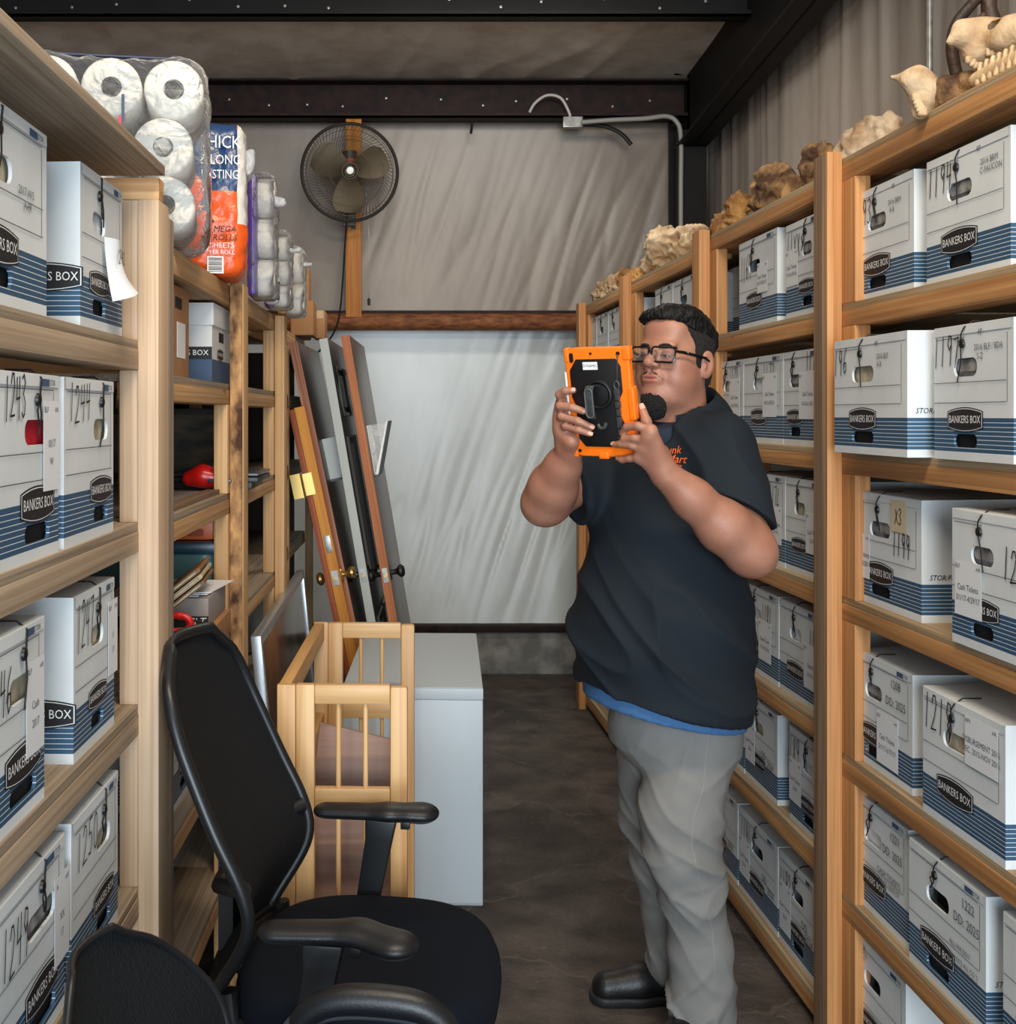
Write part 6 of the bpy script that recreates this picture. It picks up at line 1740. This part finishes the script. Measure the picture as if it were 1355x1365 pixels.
# embroidered lettering on the chest and the beaded lanyard lie on the cloth
bvh = BVHTree.FromPolygons([Vector(v) for v in Vs.tolist()], Qs.tolist())
def on_cloth(px, py, off=.0015):
    o = Vector((0, 0, CAMH)); d = Vector(((px-CX)/F, 1.0, -(py-CY)/F)).normalized()
    hit = bvh.ray_cast(o, d)
    return (hit[0] + hit[1]*off * (1 if hit[1].dot(d) < 0 else -1)) if hit[0] is not None else None
lt = MB()
def cloth_text(txt, px, py, size, rot, shear):
    vs, fs = text_geo(txt, size)
    out = []
    for (a, b) in vs:
        a2 = a*.92 + shear*b; c_, s_ = math.cos(rot), math.sin(rot)
        q = on_cloth(px + a2*c_ + b*s_, py + a2*s_ - b*c_)
        out.append(tuple(q) if q is not None else None)
    if all(o is not None for o in out): lt.add(out, fs)
cloth_text('Junk', 898, 600.5, 14.5, math.radians(-4), .35)
cloth_text('Mart', 903, 612.5, 15.5, math.radians(2), .35)
cloth_text('store', 904, 620.5, 6, math.radians(6), .2)
if lt.v: lt.build('embroidered_lettering', mat('orange_thread', srgb(240, 96, 30), .7), man)
bd_ = []
for k in range(10):
    q = on_cloth(884 + 1.05*k*1.3, 592 - 1.05*k*1.25, .003)
    if q is not None: bd_.append(q)
if bd_:
    mb = MB()
    for q in bd_: mb.lathe([(0, -.0022), (.0016, -.0015), (.0022, 0), (.0016, .0015), (0, .0022)], 8, 0, Matrix.Translation(q))
    mb.build('bead_lanyard', mat('white_beads', srgb(214, 206, 188), .4), man, smooth=True)

# ---- trousers
f = Field((.30, 2.66, .03), (.98, 3.38, 1.02), .0062)
f.ell(W(897, 965, 2.945), (.165, .155, .13), .04)
f.ell(W(940, 985, 2.93), (.10, .11, .10), .04)
f.chain([W(922, 1000, 2.90), W(908, 1085, 2.87), W(908, 1135, 2.86), W(923, 1190, 2.88), W(934, 1260, 2.91), W(936, 1330, 2.93), W(936, 1384, 2.94)], [.116, .103, .090, .080, .079, .082, .083], .02)
f.chain([W(872, 1000, 3.03), W(874, 1080, 3.07), W(882, 1150, 3.11), W(890, 1215, 3.15), W(893, 1283, 3.17)], [.100, .084, .074, .064, .060], .02)
f.plane_cut((0, 0, .985), (0, 0, 1)); f.plane_cut((0, 0, .055), (0, 0, -1))
Vt, Qt = f.mesh(); Vt = relax(Vt, Qt, 2); Nt = vnormals(Vt, Qt)
def twill(p):
    x, y, z = p
    kn = math.exp(-((z-.50)/.14)**2); an = math.exp(-((z-.10)/.13)**2); hp = math.exp(-((z-.80)/.10)**2)
    q = z + .9*x - .4*y
    a = max(0, 1 - abs(nz((x*5.0, y*5.0, q*10)))*2.6)**2; b = max(0, 1 - abs(nz((x*7 + 4, y*7, (z-.9*x)*9)))*2.6)**2
    return .010*kn*(a + .6*b) + .014*an*(a*.7 + b*.7) + .005*hp*b + .002*a + .008*nz((x*6, y*6, z*5))
Vt = Vt + Nt*(np.array([twill(p) for p in Vt]) - .005)[:, None]
Vt[:, 2] = np.maximum(Vt[:, 2], .03)
trs = raw_mesh('trousers', Vt, Qt, M_pants, man)
bvt = BVHTree.FromPolygons([Vector(v) for v in Vt.tolist()], Qt.tolist())
def seam(pts):
    P = []
    for i in range(len(pts)-1):
        for k in range(8):
            t = k/8; px, py = pts[i][0]*(1-t)+pts[i+1][0]*t, pts[i][1]*(1-t)+pts[i+1][1]*t
            o = Vector((0, 0, CAMH)); d = Vector(((px-CX)/F, 1.0, -(py-CY)/F)).normalized(); h_ = bvt.ray_cast(o, d)
            if h_[0] is not None: P.append(h_[0])
    if len(P) > 3: MB().tube(P, .0011, 5).build('side_seam', mat('seam_thread', srgb(140, 138, 133), .8), trs, smooth=True)
seam([(947, 965), (942, 1000), (938, 1050), (925, 1090), (922, 1125), (935, 1180), (950, 1240), (955, 1310)])
# ---- shoes
def shoe(ank, d, L, name='shoe'):
    d = np.array([d[0], d[1], 0.]); d /= np.linalg.norm(d); c_ = np.array([ank[0], ank[1], 0.])
    heel = c_ - d*.055; toe = c_ + d*(L-.085)
    f = Field(np.minimum(heel, toe)-.09 + np.array((0, 0, .08)), np.maximum(heel, toe) + np.array((.09, .09, .17)), .005)
    f.chain([heel + (0, 0, .05), c_ + (0, 0, .055), c_ + d*.09 + (0, 0, .048), toe - d*.03 + (0, 0, .040)], [.040, .046, .046, .042], .03)
    f.cone(c_ + (0, 0, .06), c_ - d*.01 + (0, 0, .12), .046, .044, .02)
    f.plane_cut((0, 0, .022), (0, 0, -1)); V, Q = f.mesh(); V = relax(V, Q, 1)
    o = raw_mesh('shoe', V, Q, M_shoe, man)
    f = Field(np.minimum(heel, toe)-.1 + np.array((0, 0, .08)), np.maximum(heel, toe) + np.array((.1, .1, .06)), .005)
    f.chain([heel + (0, 0, .02), c_ + d*.09 + (0, 0, .02), toe - d*.028 + (0, 0, .02)], [.047, .051, .048], .02)
    f.plane_cut((0, 0, .001), (0, 0, -1)); f.plane_cut((0, 0, .027), (0, 0, 1)); V, Q = f.mesh(); V = relax(V, Q, 1); V[:, 2] = np.maximum(V[:, 2], .001)
    raw_mesh('sole', V, Q, M_sole, o)
    la = MB(); s_ = np.array([-d[1], d[0], 0])
    for k in range(4):
        p = c_ + d*(.035 + .026*k) + (0, 0, .103 - .006*k)
        la.tube([p - s_*.022 + (0, 0, -.012), p, p + s_*.022 + (0, 0, -.012)], .0022, 6)
    la.build('laces', M_cord, o, smooth=True)
A_ = W(893, 1300, 3.19); shoe(A_, (-1, -.10), .29)
A_ = W(936, 1396, 2.93); shoe(A_, (-.72, -.55), .29)
